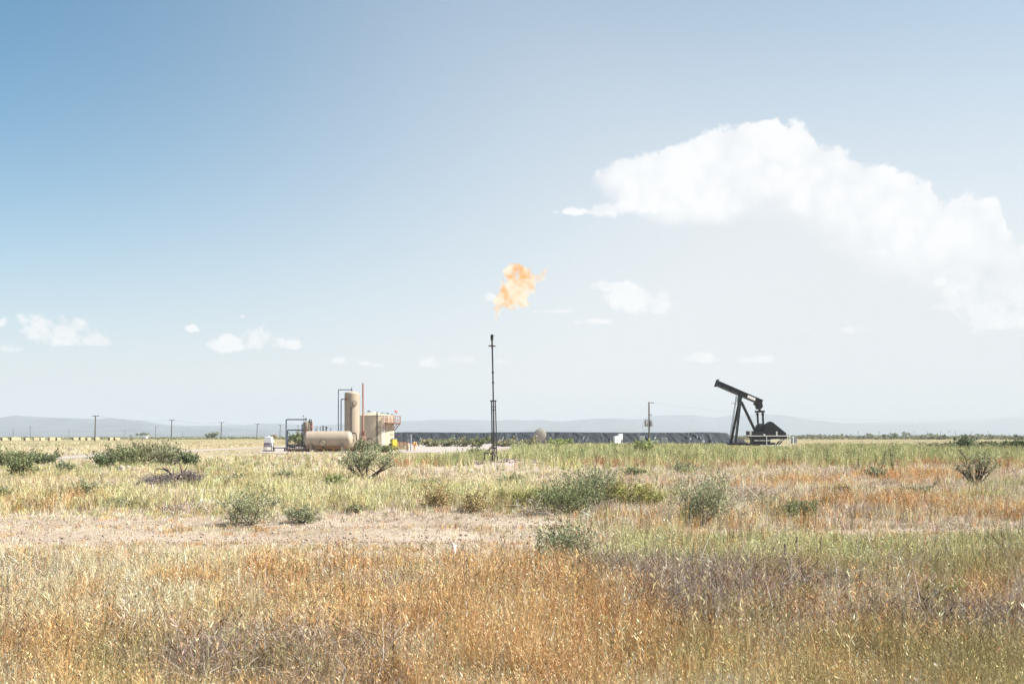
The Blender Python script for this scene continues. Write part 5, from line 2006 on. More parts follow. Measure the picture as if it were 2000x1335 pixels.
# rusty skid under it
sk = thing('steel_skid', Vector((Hh_(650, 0).x, Yh + 1.8, 0)), 'rusty steel skid beam running behind the horizontal tank', 'skid')
mb = MB()
za = Hh_(0, 875.3).z
mb.box(Vector((Hh_(664, 0).x, Yh + 1.9, .52)), (8.6, .25, .22))
mb.box(Vector((Hh_(664, 0).x, Yh + 4.5, .52)), (8.6, .25, .22))
mb.build('beam', M['skid'], sk)
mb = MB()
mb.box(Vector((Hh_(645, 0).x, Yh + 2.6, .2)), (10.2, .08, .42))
mb.build('skid_shade_panel', paint('skid_shade_brown', (.075, .055, .04), .8, var=.4, scale=2, rust=(.2, .09, .04), rust_amt=.0), sk)  # skid brown panel added to paint the shadow under the tank
for x in (600, 625, 645, 662, 690, 712, 728):
    mb = MB()
    mb.box(Vector((Hh_(x, 0).x, Yh + 1.95, .21)), (.22, .2, .42))
    mb.box(Vector((Hh_(x, 0).x, Yh + 3.2, .45)), (.16, 2.6, .14))
    mb.build('skid_post', M['skid'], sk)
mb = MB()
xb = Hh_(727, 0).x
mb.box(Vector((xb - .2, Yh + 1.5, .62)), (1.15, .7, .12))
for dx in (-.6, -.25, .25):
    mb.box(Vector((xb - .2 + dx, Yh + 1.5, .28)), (.14, .5, .56))
tag(mb.build('pipe_support', M['cream'], smooth=False), 'low cream coloured step stand beside the dusty olive bush', 'stand')
mb = MB()
mb.tube([Vector((Hh_(614.5, 0).x, Yh - 1.2, 0)), Vector((Hh_(614.5, 0).x, Yh - 1.2, .3))], .06, 8)
tag(mb.build('marker_post', M['white']), 'short white marker post by the left saddle of the horizontal tank', 'post')

# ------------------------------------------------------------------ small vertical vessel and pipework on the left
Yv = 127.0
sV = Yv / F


def Vv(px, py, dy=0.0):
    return P(px, py, Yv + dy)


vs = thing('small_separator', P(599, 884, Yv), 'short tan vertical vessel with a tall square pipe loop left of the horizontal tank', 'vessel')
mb = MB()
bV = Vv(599, 882)
rV = 6.9 * sV
hV = Vv(0, 825.5).z - bV.z
mb.lathe(bV, (0, 0, 1), [(0, rV), (hV, rV)] + [(hV + .22 * math.sin(a), rV * math.cos(a)) for a in [PI / 2 * k / 5 for k in range(1, 6)]], 32)
mb.build('shell', M['tan_dull'], vs)
mb = MB()
mb.tube([Vv(559, 882, -.6), Vv(559, 819.6, -.6), Vv(560, 818.8, -.6), Vv(597, 818.8, -.2)], .085, 8)
mb.tube([Vv(561.4, 882, -.2), Vv(561.4, 840, -.2), Vv(562.5, 839.5, -.2), Vv(592, 839.5, -.1)], .075, 8)
mb.build('pipe_loop', M['bluepipe'], vs)
mb = MB()
mb.tube([Vv(598, 824, -.1), Vv(597.5, 817), ], .06, 6)
mb.tube([Vv(597.5, 819), Vv(596, 815)], .045, 6)
mb.tube([Vv(597.8, 820), Vv(599, 816)], .045, 6)
mb.tube([Vv(592.3, 824, .3), Vv(592.3, 811.5, .3)], .018, 5)
mb.lathe(Vv(592.3, 811.5, .3), (0, 0, 1), [(-.08, .04), (0, .07), (.08, .03)], 8)
mb.tube([Vv(604.5, 823), Vv(604.3, 817.5)], .05, 6)
mb.tube([Vv(607.8, 846, -.3), Vv(607.8, 818.5, -.3)], .065, 8)
mb.tube([Vv(602, 823.5, -.1), Vv(607.8, 823.5, -.3)], .06, 6)
mb.lathe(Vv(602.5, 823.5, -.1), (1, 0, 0), [(-.1, .12), (.1, .12)], 8)
mb.tube([Vv(604.3, 819.5), Vv(607.8, 820.5, -.3)], .04, 6)
mb.build('top_valves', M['pipe'], vs)
mb = MB()
mb.tube([Vv(597.5, 870, -rV - .1), Vv(597.5, 834.8, -rV - .1), Vv(598.5, 834, -rV - .1), Vv(609, 834, -.4)], .06, 8)
mb.lathe(Vv(608.5, 834, -.4), (1, 0, 0), [(-.12, .1), (.12, .1)], 8)
mb.build('outlet_pipe', M['rust'], vs)
mb = MB()
mb.tube([Vv(589.8, 872, -.1), Vv(589.8, 827, -.1)], .06, 8)
for y in (830.5, 836, 841, 846.5, 852, 857, 863):
    mb.tube([Vv(589, y, -.1), Vv(593, y, -.1)], .075, 6)
mb.build('level_gauge', M['black2'], vs)
mb = MB()
mb.tube([Vv(608.5, 846), Vv(608.5, 823)], rV * .32, 10)
mb.build('heater_tube', M['rust'], vs)
# manifold
mf = thing('pipe_manifold', P(578, 882, Yv - 4), 'tangle of dark valves and pipes on a low skid left of the horizontal tank', 'pipework')
Ym = Yv - 4
mb = MB()
rng = random.Random(9)
for (y, dy) in ((868.2, 0), (870.8, .6), (873.6, 1.1)):
    mb.tube([P(560, y, Ym + dy), P(602, y, Ym + dy)], .06, 8)
for k in range(9):
    x = 562 + k * 4.4
    mb.tube([P(x, 866.5 + rng.uniform(-1, 1), Ym + rng.uniform(0, .8)), P(x, 876.5, Ym + rng.uniform(0, .8))], .05, 6)
    mb.lathe(P(x + rng.uniform(-1, 1), 868.5 + rng.uniform(0, 4), Ym - .1), (0, -1, 0), [(-.12, .09), (0, .15), (.06, .15), (.08, .05)], 8)
for x in (565, 583, 595):
    mb.tube([P(x, 866, Ym), P(x, 864, Ym)], .03, 5)
    mb.lathe(P(x, 864, Ym), (0, 0, 1), [(-.02, .13), (.02, .13)], 10)
mb.tube([P(601, 862, Ym), P(600, 868, Ym), P(603, 872, Ym), P(606, 875, Ym)], .11, 8)
mb.build('valves', M['pipe'], mf)
mb = MB()
mb.box(P(583, 877, Ym + .6), (2.8, 1.4, .16))
mb.box(P(585, 880.5, Ym + 1.2), (3.0, .12, .42))
for x in (566, 583, 600):
    mb.box(P(x, 880.5, Ym + .6), (.14, 1.2, .4))
mb.build('skid_frame', M['rust'], mf)
mb = MB()
mb.tube([P(532, 874.2, Yv - 2), P(558, 874.2, Yv - 2)], .06, 8)
for x in (535, 556):
    mb.tube([P(x, 874.2, Yv - 2), P(x, 881.5, Yv - 2)], .09, 6)
tag(mb.build('flow_line', M['pipe']), 'low dark pipe on short stands between the white tote and the pipe loop', 'pipe')

# chemical tote
ct = thing('chemical_tote', P(525, 882, Yv - 2), 'white plastic chemical tank on a black stand, farthest left of the equipment', 'tank')
Yc = Yv - 2
mb = MB()
cx_ = P(524.9, 0, Yc).x
zt_, zb_ = P(0, 852.6, Yc).z, P(0, 871, Yc).z
mb.box(Vector((cx_, Yc, (zt_ + zb_) / 2)), (14 * Yc / F, .95, zt_ - zb_))
mb.build('tank_body', M['white'], ct, bevel=.05)
mb = MB()
mb.lathe(Vector((cx_, Yc, zt_)), (0, 0, 1), [(0, .14), (.05, .14), (.06, .1)], 14)
mb.build('fill_cap', M['white'], ct)
mb = MB()
mb.box(Vector((cx_ - .06, Yc - .492, zb_ + .27)), (.62, .02, .3))
mb.build('purple_label', M['purple'], ct)
mb = MB()
w_ = 14.5 * Yc / F / 2
for sx in (-1, 1):
    for sy in (-1, 1):
        mb.box(Vector((cx_ + sx * w_, Yc + sy * .5, (zb_ + .42) / 2)), (.07, .07, zb_ + .42))
for zz in (zb_ - .04, zb_ + .36):
    for sy in (-1, 1):
        mb.box(Vector((cx_, Yc + sy * .5, zz)), (w_ * 2, .06, .07))
    for sx in (-1, 1):
        mb.box(Vector((cx_ + sx * w_, Yc, zz)), (.06, 1.0, .07))
mb.build('stand', M['black2'], ct)
mb = MB()
mb.box(Vector((cx_, Yc, .09)), (1.25, 1.3, .18))
mb.build('spill_tray', M['black2'], ct)

# yellow cabinet and the orange panels
Yy = 128.0
yc = thing('yellow_cabinet', P(769, 879, Yy), 'tall yellow cabinet right of the big cream tank ladder', 'cabinet')


def Yq(px, py, dy=0.0):
    return P(px, py, Yy + dy)


rot = Matrix.Rotation(math.radians(30), 3, 'Z')
mb = MB()
mb.box(Vector((Yq(769.5, 0).x, Yy, (Yq(0, 857).z) / 2)), (.62, .55, Yq(0, 857).z), rot)
mb.build('body', M['yellow'], yc, bevel=.02)
mb = MB()
mb.box(Vector((Yq(769.5, 0).x, Yy, Yq(0, 857).z + .04)), (.68, .62, .07), rot)
mb.box(Vector((Yq(767.5, 0).x, Yy, Yq(0, 857).z + .12)), (.18, .18, .12), rot)
mb.build('lid', M['grey'], yc)
mb = MB()
mb.box(Vector((Yq(762.5, 0).x, Yy + .2, .52)), (.3, .5, 1.05))
mb.box(Vector((Yq(763, 0).x, Yy + .2, 1.35)), (.16, .2, .35))
tag(mb.build('black_drum', M['black2']), 'dark equipment box against the left side of the yellow cabinet', 'box')
op = thing('orange_panel_box', P(787, 879, Yy), 'low box of faded orange panels beside the yellow cabinet', 'container')
mb = MB()
mb.box(Vector((Yq(786, 0).x, Yy + .5, .72)), (1.55, .7, .95))
mb.build('panel_body', M['peach'], op)
mb = MB()
for x in (775, 780.5, 788.6, 797):
    mb.box(Vector((Yq(x, 0).x, Yy + .12, .72)), (.06, .05, 1.0))
mb.box(Vector((Yq(786, 0).x, Yy + .5, 1.23)), (1.65, .75, .08))
mb.build('frame', M['rust'], op)
for x in (777, 794):
    mb = MB()
    mb.box(Vector((Yq(x, 0).x, Yy + .5, .13)), (.12, .6, .26))
    mb.build('foot', M['black2'], op)
mb = MB()
zz = Yq(0, 849.5).z
mb.tube([Vector((Yq(803, 0).x, Yy - .3, 0)), Vector((Yq(803, 0).x, Yy - .3, zz))], .085, 12)
mb.lathe(Vector((Yq(803, 0).x, Yy - .3, zz)), (0, 0, 1), [(0, .1), (.08, .1), (.12, .05)], 12)
mb.box(Vector((Yq(797.6, 0).x, Yy - .2, 1.35)), (.22, .2, .5))
mb.tube([Vector((Yq(797.6, 0).x, Yy - .2, 0)), Vector((Yq(797.6, 0).x, Yy - .2, 1.1))], .03, 6)
mb.bar(Vector((Yq(797.6, 0).x, Yy - .2, 1.2)), Vector((Yq(803, 0).x, Yy - .3, 1.2)), .05, .05)
tag(mb.build('steel_post', M['lav']), 'pale steel post with a meter box at the right end of the orange panels', 'post')
mb = MB()
p = Vector((Yq(809, 0).x, Yy + .3, .95))
mb.lathe(p, (1, -.2, 0), [(-.25, .05), (-.2, .2), (0, .3), (.2, .2), (.25, .05)], 16)
mb.box(p + Vector((.22, 0, 0)), (.1, .5, .5))
mb.tube([p, Vector((p.x, p.y, 0))], .08, 8)
tag(mb.build('orange_valve', M['orange']), 'round orange valve housing right of the pale steel post', 'valve')

# ------------------------------------------------------------------ black lined bank of the pond
m, nt_, out = node_mat('black_liner')
LL = nt_.links.new
bs = nn(nt_, 'ShaderNodeBsdfPrincipled')
bs.inputs['Base Color'].default_value = (.05, .053, .058, 1)
bs.inputs['Roughness'].default_value = .42
tcx = nn(nt_, 'ShaderNodeTexCoord')
no = nn(nt_, 'ShaderNodeTexNoise')
no.inputs['Scale'].default_value = .8
no.inputs['Detail'].default_value = 6
LL(tcx.outputs['Object'], no.inputs['Vector'])
mr2 = nn(nt_, 'ShaderNodeMix', data_type='RGBA')
mr2.inputs['A'].default_value = (.02, .021, .023, 1)
mr2.inputs['B'].default_value = (.06, .06, .06, 1)
LL(no.outputs['Fac'], mr2.inputs['Factor'])
LL(mr2.outputs['Result'], bs.inputs['Base Color'])
LL(bs.outputs[0], out.inputs['Surface'])
M['liner'] = m
Yb0 = 262.0
n, k = 640, 15
xl = np.linspace((766 - CX) * Yb0 / F - 3, (1428 - CX) * Yb0 / F + 3, n)
crest = H + (HY - np.interp(CX + xl * F / Yb0, [760, 800, 1000, 1130, 1150, 1240, 1300, 1390, 1420, 1432], [843.2, 843.6, 843.8, 843.2, 843.5, 844.5, 844.5, 844, 845.5, 856])) * Yb0 / F
rg = np.random.default_rng(8)
fold = np.zeros((k, n))
V = []
for j in range(k):
    t = j / (k - 1)
    Yj = Yb0 - 5.2 + 5.2 * min(1, t / .72) + max(0, t - .72) * 14
    z = crest * (np.clip(t / .72, 0, 1) if t < .72 else 1.0)
    V.append(np.stack([xl, np.full(n, Yj), z], -1))
V = np.array(V)
for i in range(170):                              # slanting wrinkles and folds of the sheet
    x0 = rg.uniform(xl[0], xl[-1])
    sl_ = rg.normal(1.2, 1.6)
    wd_, am = rg.uniform(.15, .5), rg.uniform(.12, .42) * rg.choice([1, 1, -1])
    t0, t1 = sorted(rg.uniform(0, .85, 2))
    for j in range(k):
        t = j / (k - 1)
        if t > .75:
            continue
        e = math.exp(-((t - (t0 + t1) / 2) / (max(.15, t1 - t0))) ** 2)
        xc = x0 + sl_ * 3.2 * (.72 - t)
        V[j, :, 1] -= am * e * np.exp(-((xl - xc) / wd_) ** 2)
nb = VN(77)
for j in range(k):
    t = j / (k - 1)
    if 0 < t < .75:
        V[j, :, 1] -= .3 * (nb(xl, xl * 0 + t * 6, 1.6) - .5) + .15 * (nb(xl + 40, xl * 0 + t * 9, .7) - .5)
    V[j, :, 2] += (.22 * (nb(xl, xl * 0 + 3, 9) - .5) + .10 * (nb(xl, xl * 0 + 3 + t, 2.5) - .5)) * (1 if t > .3 else 0)
ii, jj = np.meshgrid(np.arange(k - 1), np.arange(n - 1), indexing='ij')
a = (ii * n + jj).ravel()
o = np_mesh('lined_bank', V.reshape(-1, 3), np.stack([a, a + 1, a + n + 1, a + n], 1), None, M['liner'], smooth=True)
tag(o, 'long earth bank of a pond covered with wrinkled black plastic liner', 'bank', kind='structure')
# round end of a tank on legs
Ye = 190.0
et = thing('round_end_tank', P(1055, 871, Ye), 'tan tank seen end on as a disc, on legs before the black bank', 'tank')
mb = MB()
rE = 12.2 * Ye / F
ce = P(1055, 848.7, Ye)
mb.lathe(ce, (0, 1, 0), [(-.16, rE * .3), (-.13, rE * .7), (0, rE), (2.6, rE), (2.75, rE * .7)], 40)
mb.build('shell', paint('grey_tan_paint', (.40, .35, .29), .6, var=.06, scale=1), et)
mb = MB()
mb.tube([ce + Vector((0, .4, rE - .05)), ce + Vector((0, .4, rE + .16))], .06, 8)
mb.build('vent_cap', M['pipe'], et)
for sx in (-1, 1):
    for yy in (.3, 2.2):
        mb = MB()
        mb.tube([ce + Vector((sx * rE * .75, yy, -rE * .65)), Vector((ce.x + sx * rE * .85, ce.y + yy, 0))], .055, 6)
        mb.tube([ce + Vector((sx * rE * .3, yy, -rE * .95)), Vector((ce.x + sx * rE * .8, ce.y + yy, .25))], .035, 6)
        mb.build('leg', M['rustpink'], et)

# ------------------------------------------------------------------ utility pole with transformers, boxes
Yu = 230.0
up = thing('utility_pole', P(1268, 867, Yu), 'dark wooden utility pole carrying grey transformers behind the weeds', 'utility pole')


def U(px, py, dy=0.0):
    return P(px, py, Yu + dy)


mb = MB()
mb.tube([Vector((U(1268, 0).x, Yu, 0)), U(1267.5, 785.2)], [.19, .15], 10)
mb.build('pole', M['wood'], up)
mb = MB()
mb.bar(U(1266.3, 785.6, -.2), U(1276.5, 786.8, .9), .12, .14)
for x in (1267, 1271.5, 1276):
    mb.lathe(U(x, 785.7 + (x - 1267) * .1, (x - 1267) * .1), (0, 0, 1), [(0, .05), (.1, .08), (.2, .05)], 8)
mb.bar(U(1267, 809.5), U(1273, 809, -.3), .09, .1)
mb.tube([U(1272.5, 809, -.3), U(1272.3, 812.5, -.3)], .05, 6)
mb.tube([U(1270.5, 809, -.3), U(1270.5, 811.5, -.3)], .05, 6)
mb.build('cross_arm', M['wood'], up)
for x, dy in ((1261.2, -.1), (1263.5, .5), (1271.8, -.1)):
    mb = MB()
    mb.lathe(U(x, 832.4, dy), (0, 0, 1), [(0, .27), (.05, .3), (1.3, .3), (1.38, .2)], 16)
    t = mb.build('transformer', M['grey'], up)
    for dx in (-.7, .8):
        mb = MB()
        mb.lathe(U(x + dx, 821.3, dy), (0, 0, 1), [(0, .05), (.1, .08), (.28, .04)], 8)
        mb.build('bushing', M['black2'], t)
mb = MB()
mb.tube([U(1275.2, 832), U(1275.2, 823.5)], .07, 6)
mb.bar(U(1258, 822, 0), U(1276, 822, 0), .1, .1)
mb.bar(U(1262, 829, 0), U(1274, 829, 0), .1, .08)
mb.build('mounting_arm', M['grey'], up)
mb = MB()
mb.tube([U(1257.5, 823), U(1254.5, 830), U(1255, 837), U(1258.5, 842), U(1262, 840), U(1265, 836.5), U(1267, 835.5)], .03, 5)
mb.tube([U(1273, 833), U(1273.5, 838), U(1271, 842), U(1268, 838)], .02, 5)
mb.build('drop_cables', M['wire'], up)
mb = MB()
for a_, b_ in (((1267, 788), (1215, 846)), ((1267, 796), (1222, 843))):
    mb.tube([U(*a_), P(b_[0], b_[1], Yu - 8)], .013, 5)
tag(mb.build('guy_wire', M['wire']), 'pair of thin guy wires slanting down left from the transformer pole', 'wire')
for i, (x0, lab) in enumerate(((1267, 'left'),)):
    mb = MB()
    p0, p1 = U(x0, 785, .8 * i), P(2160, 800 + 3 * i, Yu)
    pts = []
    for t in np.linspace(0, 1, 24):
        p = p0.lerp(p1, float(t))
        p.z -= 4 * (3.3 + .25 * i) * t * (1 - t)
        pts.append(p)
    mb.tube(pts, .011, 5)
    tag(mb.build('power_line', M['wire']), 'thin wire sagging from the transformer pole past the pumpjack to the right edge', 'wire')


def cabinet(name, label, px, py0, py1, wpx, Y, mat, cat='cabinet', depth=.5, foot=True):
    g = P(px, 0, Y)
    root = thing(name, (g.x, Y, 0), label, cat)
    if mat is M['white']:
        root.rotation_euler = (0, 0, math.radians(28))
    zt, zb2 = P(0, py0, Y).z, max(0, P(0, py1, Y).z)
    mb = MB()
    mb.box(Vector((g.x, Y, (zt + zb2) / 2)), (wpx * Y / F, depth, zt - zb2))
    mb.build('body', mat, root, bevel=.03)
    mb = MB()
    mb.box(Vector((g.x, Y - depth / 2 - .015, (zt + zb2) / 2)), (wpx * Y / F * .86, .03, (zt - zb2) * .9))
    d = mb.build('door', mat, root)
    mb = MB()
    mb.box(Vector((g.x - wpx * Y / F * .05, Y - depth / 2 - .05, (zt + zb2) / 2 - .02)), (.12, .05, .16))
    mb.build('handle', M['black2'], d)
    if foot:
        mb = MB()
        for s in (-1, 1):
            mb = MB()
            mb.box(Vector((g.x + s * wpx * Y / F * .36, Y, zb2 / 2 - .02)), (.12, depth * .8, zb2 + .02))
            mb.build('stand_leg', M['grey'], root)
    return root


cabinet('white_cabinet', 'large white metal cabinet standing in the green weeds', 1205, 851.3, 865.5, 14, 185, M['white'])
cabinet('white_cabinet', 'smaller white box half hidden behind the large white cabinet', 1211, 847.2, 858.5, 9, 196, M['white'])
cabinet('grey_cabinet', 'pale grey panel with dials just left of the transformer pole', 1254, 850.8, 859.5, 10, 226, M['galv'])
cabinet('grey_cabinet', 'grey cabinet with a dark edge right of the transformer pole', 1297.5, 854.2, 866, 13, 215, M['grey'])
cabinet('grey_cabinet', 'low long pale cabinet between the transformer pole and the grey cabinet', 1280, 859.8, 866, 15, 218, M['galv'], foot=False)
mb = MB()
g = P(1191, 0, 210)
mb.lathe(Vector((g.x, 210, 0)), (0, 0, 1), [(0, .12), (.55, .12), (.6, .3), (.85, .32), (1.0, .18), (1.3, .15), (1.35, .05)], 10)
tag(mb.build('wellhead_valve', M['black2']), 'small black valve stand left of the white cabinets', 'valve')
mb = MB()
g = P(1373.5, 0, 185)
mb.lathe(Vector((g.x, 185, .95)), (0, -1, .1), [(-.1, .1), (0, .3), (.1, .3), (.12, .1)], 14)
mb.tube([Vector((g.x, 185, 0)), Vector((g.x, 185, .9))], .05, 6)
tag(mb.build('gauge_post', M['galv']), 'round pale gauge on a post in the weeds left of the pumpjack', 'gauge')
mb = MB()
g = P(1386, 0, 190)
mb.box(Vector((g.x, 190, .95)), (.5, .4, .3))
mb.tube([Vector((g.x, 190, 0)), Vector((g.x, 190, 1.3))], .09, 6)
mb.bar(Vector((g.x - .4, 190, 1.1)), Vector((g.x + .4, 190, 1.2)), .1, .1)
tag(mb.build('black_valve', M['black2']), 'black valve in the weeds between the round gauge and the pumpjack', 'valve')

# ------------------------------------------------------------------ power poles on the left, wires
GPL = 'wooden power poles receding along the left'
poles = [(186, 811, 384), (335, 819.2, 477), (432, 824, 562), (502, 826.8, 640), (547, 829, 720)]
LAB = ['nearest and tallest power pole, with a cross arm above the hay bales', 'second nearest power pole with a cross arm, between the bales and the white tote', 'third power pole with a cross arm, at the middle of the left row', 'fourth power pole, just left of the white tote', 'farthest power pole of the row, left of the square pipe loop']
pm = None
tops = []
for (px, py, Y), lb in zip(poles, LAB):
    g = P(px, 0, Y)
    top = P(px + .6, py, Y)
    root = thing('power_pole', (g.x, Y, 0), lb, 'power pole', GPL)
    mb = MB()
    mb.tube([Vector((g.x - .15, Y, 0)), top], [.27, .2], 8)
    mb.build('pole', M['wood_far'], root)
    mb = MB()
    mb.bar(top + Vector((-1.35, .1, -.28)), top + Vector((1.35, -.1, -.24)), .16, .2)
    for dx in (-1.2, -.6, .9, 1.25):
        mb.lathe(top + Vector((dx, 0, -.16)), (0, 0, 1), [(0, .05), (.16, .09), (.24, .05)], 6)
    mb.build('cross_arm', M['wood_far'], root)
    tops.append(top)
mb = MB()
for p, q in zip(tops[:-1], tops[1:]):
    for dx in (-1.2, 0, 1.2):
        pts = []
        for t in np.linspace(0, 1, 10):
            r_ = p.lerp(q, float(t)) + Vector((dx, 0, -.05))
            r_.z -= 4 * 1.1 * t * (1 - t)
            pts.append(r_)
        mb.tube(pts, .018, 4, caps=False)
tag(mb.build('power_line', M['wire']), 'thin wires strung along the row of power poles on the left', 'wire')
GTH = 'thin far poles on the left horizon'
for px, y0, Y in ((26, 838.5, 1150), (59, 831.5, 900), (135, 838, 1200), (243, 840, 1300), (304, 832.5, 980), (356, 842, 1400), (582, 829.5, 860), (410, 843, 1500)):
    g = P(px, 0, Y)
    mb = MB()
    mb.tube([Vector((g.x, Y, 0)), P(px, y0, Y)], .22, 6)
    mb.bar(P(px, y0 + .6, Y) - Vector((1, 0, 0)), P(px, y0 + .6, Y) + Vector((1, 0, 0)), .16, .16)
    lb = {26: 'first thin far pole from the left edge, over the leftmost bales', 59: 'tall thin far pole above the lone hay bale', 135: 'short thin far pole left of the nearest power pole', 243: 'thin far pole above the fence posts', 304: 'tall thin far pole right of the little farm shed', 356: 'very short far pole right of the second power pole', 582: 'far pole just left of the small tan vessel', 410: 'tiny far pole left of the third power pole'}[px]
    tag(mb.build('far_pole', M['wood_far']), lb, 'pole', GTH)
GTR = 'thin far poles on the right horizon'
NTH = ['first', 'second', 'third', 'fourth', 'fifth', 'sixth', 'seventh', 'eighth', 'ninth', 'tenth']
for i, px in enumerate((1676, 1717, 1740, 1766, 1785, 1811, 1837, 1866, 1897, 1930)):
    Y = 1500
    mb = MB()
    mb.tube([Vector((P(px, 0, Y).x, Y, 0)), P(px, 841 + (i % 3) * .8, Y)], .24, 6)
    mb.bar(P(px, 842.5 + (i % 3) * .8, Y) - Vector((1.2, 0, 0)), P(px, 842.5 + (i % 3) * .8, Y) + Vector((1.2, 0, 0)), .2, .2)
    tag(mb.build('far_pole', M['wood_far']), NTH[i] + ' thin far pole right of the pumpjack, counted from the pumpjack', 'pole', GTR)
# centre pivot irrigation
pv_ = thing('irrigation_boom', P(400, 0, 760) * 1, 'long low irrigation boom on wheeled towers along the left horizon', 'irrigator')
pv_.location = (P(400, 0, 760).x, 760, 0)
mb = MB()
pts = []
for i in range(9):
    for t in np.linspace(0, 1, 8, endpoint=False):
        px = 95 + (i + t) * 50
        pts.append(P(px, 846.6 - .9 * math.sin(PI * t), 760 + (i + t) * 8))
mb.tube(pts, .14, 5, caps=False)
mb.build('pipe', M['galv'], pv_)
for i in range(9):
    px = 95 + i * 50
    Y = 760 + i * 8
    t = P(px, 846.6, Y)
    mb = MB()
    for s in (-1, 1):
        mb.tube([t, Vector((t.x + s * 1.4, Y + s * 1.6, .4))], .1, 5)
        mb.lathe(Vector((t.x + s * 1.4, Y + s * 1.6 - .15, .6)), (0, 1, 0), [(0, .6), (.3, .6)], 12)
    mb.build('tower', M['grey'], pv_)

# hay bales -----------------------------------------------------------------
GH = 'large square hay bales in the field on the left'
BL = [(8, 460, 'leftmost hay bale, cut close to the left edge'), (26.5, 465, 'second hay bale from the left edge'), (52, 470, 'lone small hay bale under the tall thin pole'), (70.5, 462, 'left bale of the third pair from the left'), (82, 466, 'right bale of the third pair from the left'),
      (101, 458, 'wide hay bale left of the gap before the power pole'), (113.5, 475, 'short hay bale just right of the wide one'), (147, 500, 'first hay bale left of the nearest power pole'), (160, 505, 'second hay bale left of the nearest power pole'), (172.5, 505, 'small hay bale touching the left of the nearest power pole'),
      (189, 510, 'hay bale behind the nearest power pole'), (217, 480, 'left one of the last two bales before the fence posts'), (227.5, 478, 'rightmost hay bale, next to the fence posts'), (35, 520, 'hay bale half hidden behind the second one')]
bale = None
for i, (px, Y, lb) in enumerate(BL):
    if bale is None:
        root = thing('hay_bale', (0, 0, 0), lb, 'hay bale', GH)
        mb = MB()
        mb.box(Vector((0, 0, .72)), (2.5, 1.5, 1.44))
        b_ = mb.build('bale_body', M['hay'], root, bevel=.12)
        mb = MB()
        for x in (-.9, -.45, 0, .45, .9):
            mb.box(Vector((x, -.752, .72)), (.03, .02, 1.4))
            mb.box(Vector((x, 0, 1.445)), (.03, 1.4, .02))
        mb.build('twine', paint('twine', (.32, .25, .14), .9), root)
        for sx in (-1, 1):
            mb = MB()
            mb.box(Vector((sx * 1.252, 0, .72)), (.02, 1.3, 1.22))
            mb.build('shade_end', paint('bale_end_shade', (.17, .115, .075), .95, var=.3, scale=6), root)  # darker brown puts the shade of the bale ends into their colour
        bale = root
    else:
        root = copy_tree(bale)
        root['label'] = lb
    g = P(px, 0, Y)
    root.location = (g.x, Y, -.02)
    root.rotation_euler = (0, 0, math.radians([58, 52, 66, 40, 62, 48, 70, 50, 58, 64, 46, 60, 56, 50][i]))
    k = [1, 1.1, .9, 1, .95, 1.05, .9, 1, 1, .9, 1, 1, 1, 1][i]
    root.scale = (k, k, k)

# fence posts, farm shed, tree
GFP = 'dark fence posts right of the hay bales'
for px, py, Y, lb in ((240.5, 850, 470, 'first dark fence post right of the last hay bale'), (254, 848.6, 450, 'thick dark fence post, left of the close pair'), (257.5, 849, 450, 'thick dark fence post, right of the close pair'), (278, 851, 470, 'thin fence post under the farm shed')):
    mb = MB()
    g = P(px, 0, Y)
    mb.tube([Vector((g.x, Y, 0)), P(px, py, Y)], .15 if px in (254, 257.5) else .09, 7)
    tag(mb.build('fence_post', M['wood']), lb, 'post', GFP)


def shed(name, label, px, Y, w_, d_, h_, wall, roofm):
    g = P(px, 0, Y)
    root = thing(name, (g.x, Y, 0), label, 'building')
    mb = MB()
    mb.box(Vector((g.x, Y, h_ / 2)), (w_, d_, h_))
    mb.build('walls', wall, root)
    mb = MB()
    mb.prism([Vector((g.x - w_ * .54, Y - d_ * .55, h_)), Vector((g.x - w_ * .54, Y + d_ * .55, h_)), Vector((g.x - w_ * .54, Y, h_ * 1.45))], (w_ * 1.08, 0, 0))
    mb.build('roof', roofm, root, smooth=False)
    return root


shed('farm_shed', 'small white farm shed under a dark tree on the left horizon', 282.5, 1000, 5, 5, 2.2, M['white'], M['roofred'])
shed('farm_shed', 'white far building right of the pumpjack on the horizon', 1742, 1700, 7, 6, 3.0, M['white'], M['galv'])
shed('farm_shed', 'tiny white far building right of the other one', 1791, 1700, 5, 5, 2.6, M['white'], M['galv'])
shed('farm_shed', 'dark low shed on the horizon between the pipe loop and the small vessel', 571, 900, 6, 5, 2.6, M['black2'], M['roofred'])


def far_tree(label, px, Y, w_, h_, col, seed):
    nr = np.random.default_rng(seed)
    g = P(px, 0, Y)
    root = thing('far_tree', (g.x, Y, 0), label, 'tree', 'far trees on the horizon')
    mb = MB()
    mb.tube([Vector((g.x, Y, 0)), Vector((g.x, Y, h_ * .55))], [.3, .15], 6)
    mb.build('trunk', M['stem'], root)
    n = 500
    k = nr.normal(0, 1, (16, 3)) * np.array([w_ * .22, w_ * .2, h_ * .14]) + np.array([0, 0, h_ * .62])
    pos = k[nr.integers(0, 16, n)] + nr.normal(0, 1, (n, 3)) * np.array([w_ * .09, w_ * .09, h_ * .08])
    pos[:, 2] = np.maximum(pos[:, 2], .3)
    u, v = nr.normal(0, .45, (n, 3)), nr.normal(0, .45, (n, 3))
    V = np.stack([pos - u, pos + v, pos + u, pos - v], 1).reshape(-1, 3)
    T = (np.arange(n) * 4)[:, None] + np.array([[0, 1, 2, 3]])
    C = np.clip(np.array(LEAFC[col])[None] * (1 + .25 * nr.standard_normal((n, 1))), .02, .5)
    np_mesh('crown', V, T, np.repeat(C, 4, 0), M['leaf'], root)


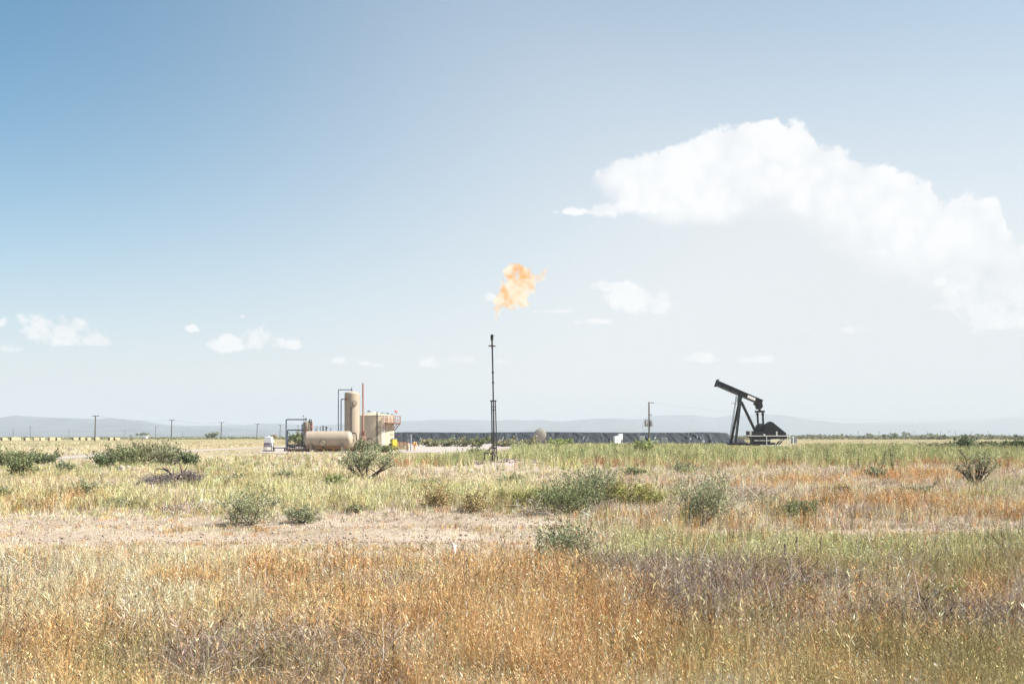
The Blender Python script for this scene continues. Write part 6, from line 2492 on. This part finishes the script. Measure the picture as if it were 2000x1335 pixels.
far_tree('dark tree over the small white farm shed', 281, 1008, 9, 6.5, 'dark', 1)
for i, (px, w_, lb) in enumerate(((408, 6, 'leftmost of three small trees by the third power pole'), (413, 5, 'middle of three small trees by the third power pole'), (418.5, 8, 'tallest of three small trees by the third power pole'))):
    far_tree(lb, px, 1050, w_, 4.5 + i, 'green', 20 + i)
for i, (px, w_, h_, lb) in enumerate(((1747, 14, 9, 'far tree beside the white far building'), (1771, 16, 10, 'tallest far tree on the right horizon'), (1698, 12, 8, 'far tree left of the white far building'), (1818, 10, 8, 'far tree on the right horizon past the tiny building'))):
    far_tree(lb, px, 1700, w_, h_, 'green', 40 + i)
nr = np.random.default_rng(5)
shrub('rusty_shrub', 'red brown shrub on the horizon behind the white tote', 535, 856.4, 10, 7.5, 'tan', leaves=500, cat='shrub')
for ch in COL.objects:
    pass


# far scrub along the horizon
def scrub():
    n = 26000
    u = nr.random(n)
    Y = 620 * (2600 / 620) ** u
    px = nr.uniform(-150, 2150, n)
    x = (px - CX) * Y / F
    right = sstep(1450, 1600, px)
    h0 = np.where(px < 700, .5, .9) + right * .25
    cl = np.clip((N2.fbm(x, Y * .6, 35) - .36) * 4, 0, 1.5)
    ok = cl > .12
    x, Y, h0, cl, px = x[ok], Y[ok], h0[ok], cl[ok], px[ok]
    n = len(x)
    h = h0 * cl * (.5 + nr.random(n)) * (0.8 + Y / 1600)
    w_ = h * (.9 + nr.random(n))
    V, C = [], []
    z = h * .45
    m = 5
    pos = np.stack([x, Y, z], -1)[:, None] + nr.normal(0, 1, (n, m, 3)) * np.stack([w_ * .45, w_ * .45, h * .28], -1)[:, None]
    pos[..., 2] = np.abs(pos[..., 2])
    s = (h * .42)[:, None, None]
    u_, v_ = nr.normal(0, .7, (n, m, 3)) * s, nr.normal(0, .7, (n, m, 3)) * s
    V = np.stack([pos - u_, pos + v_, pos + u_, pos - v_], 2).reshape(-1, 3)
    T = (np.arange(n * m) * 4)[:, None] + np.array([[0, 1, 2, 3]])
    c = np.where((px > 1000)[:, None], np.array([[.21, .205, .13]]), np.array([[.15, .17, .075]])) * (1 + .22 * nr.standard_normal((n, 1)))  # lighter on the right: haze painted into the scrub colour
    return V, T, np.repeat(np.repeat(np.clip(c, .03, .5), m, 0), 4, 0)


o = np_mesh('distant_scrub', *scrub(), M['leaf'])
tag(o, 'dark band of distant scrub along the whole horizon', 'scrub', kind='stuff')
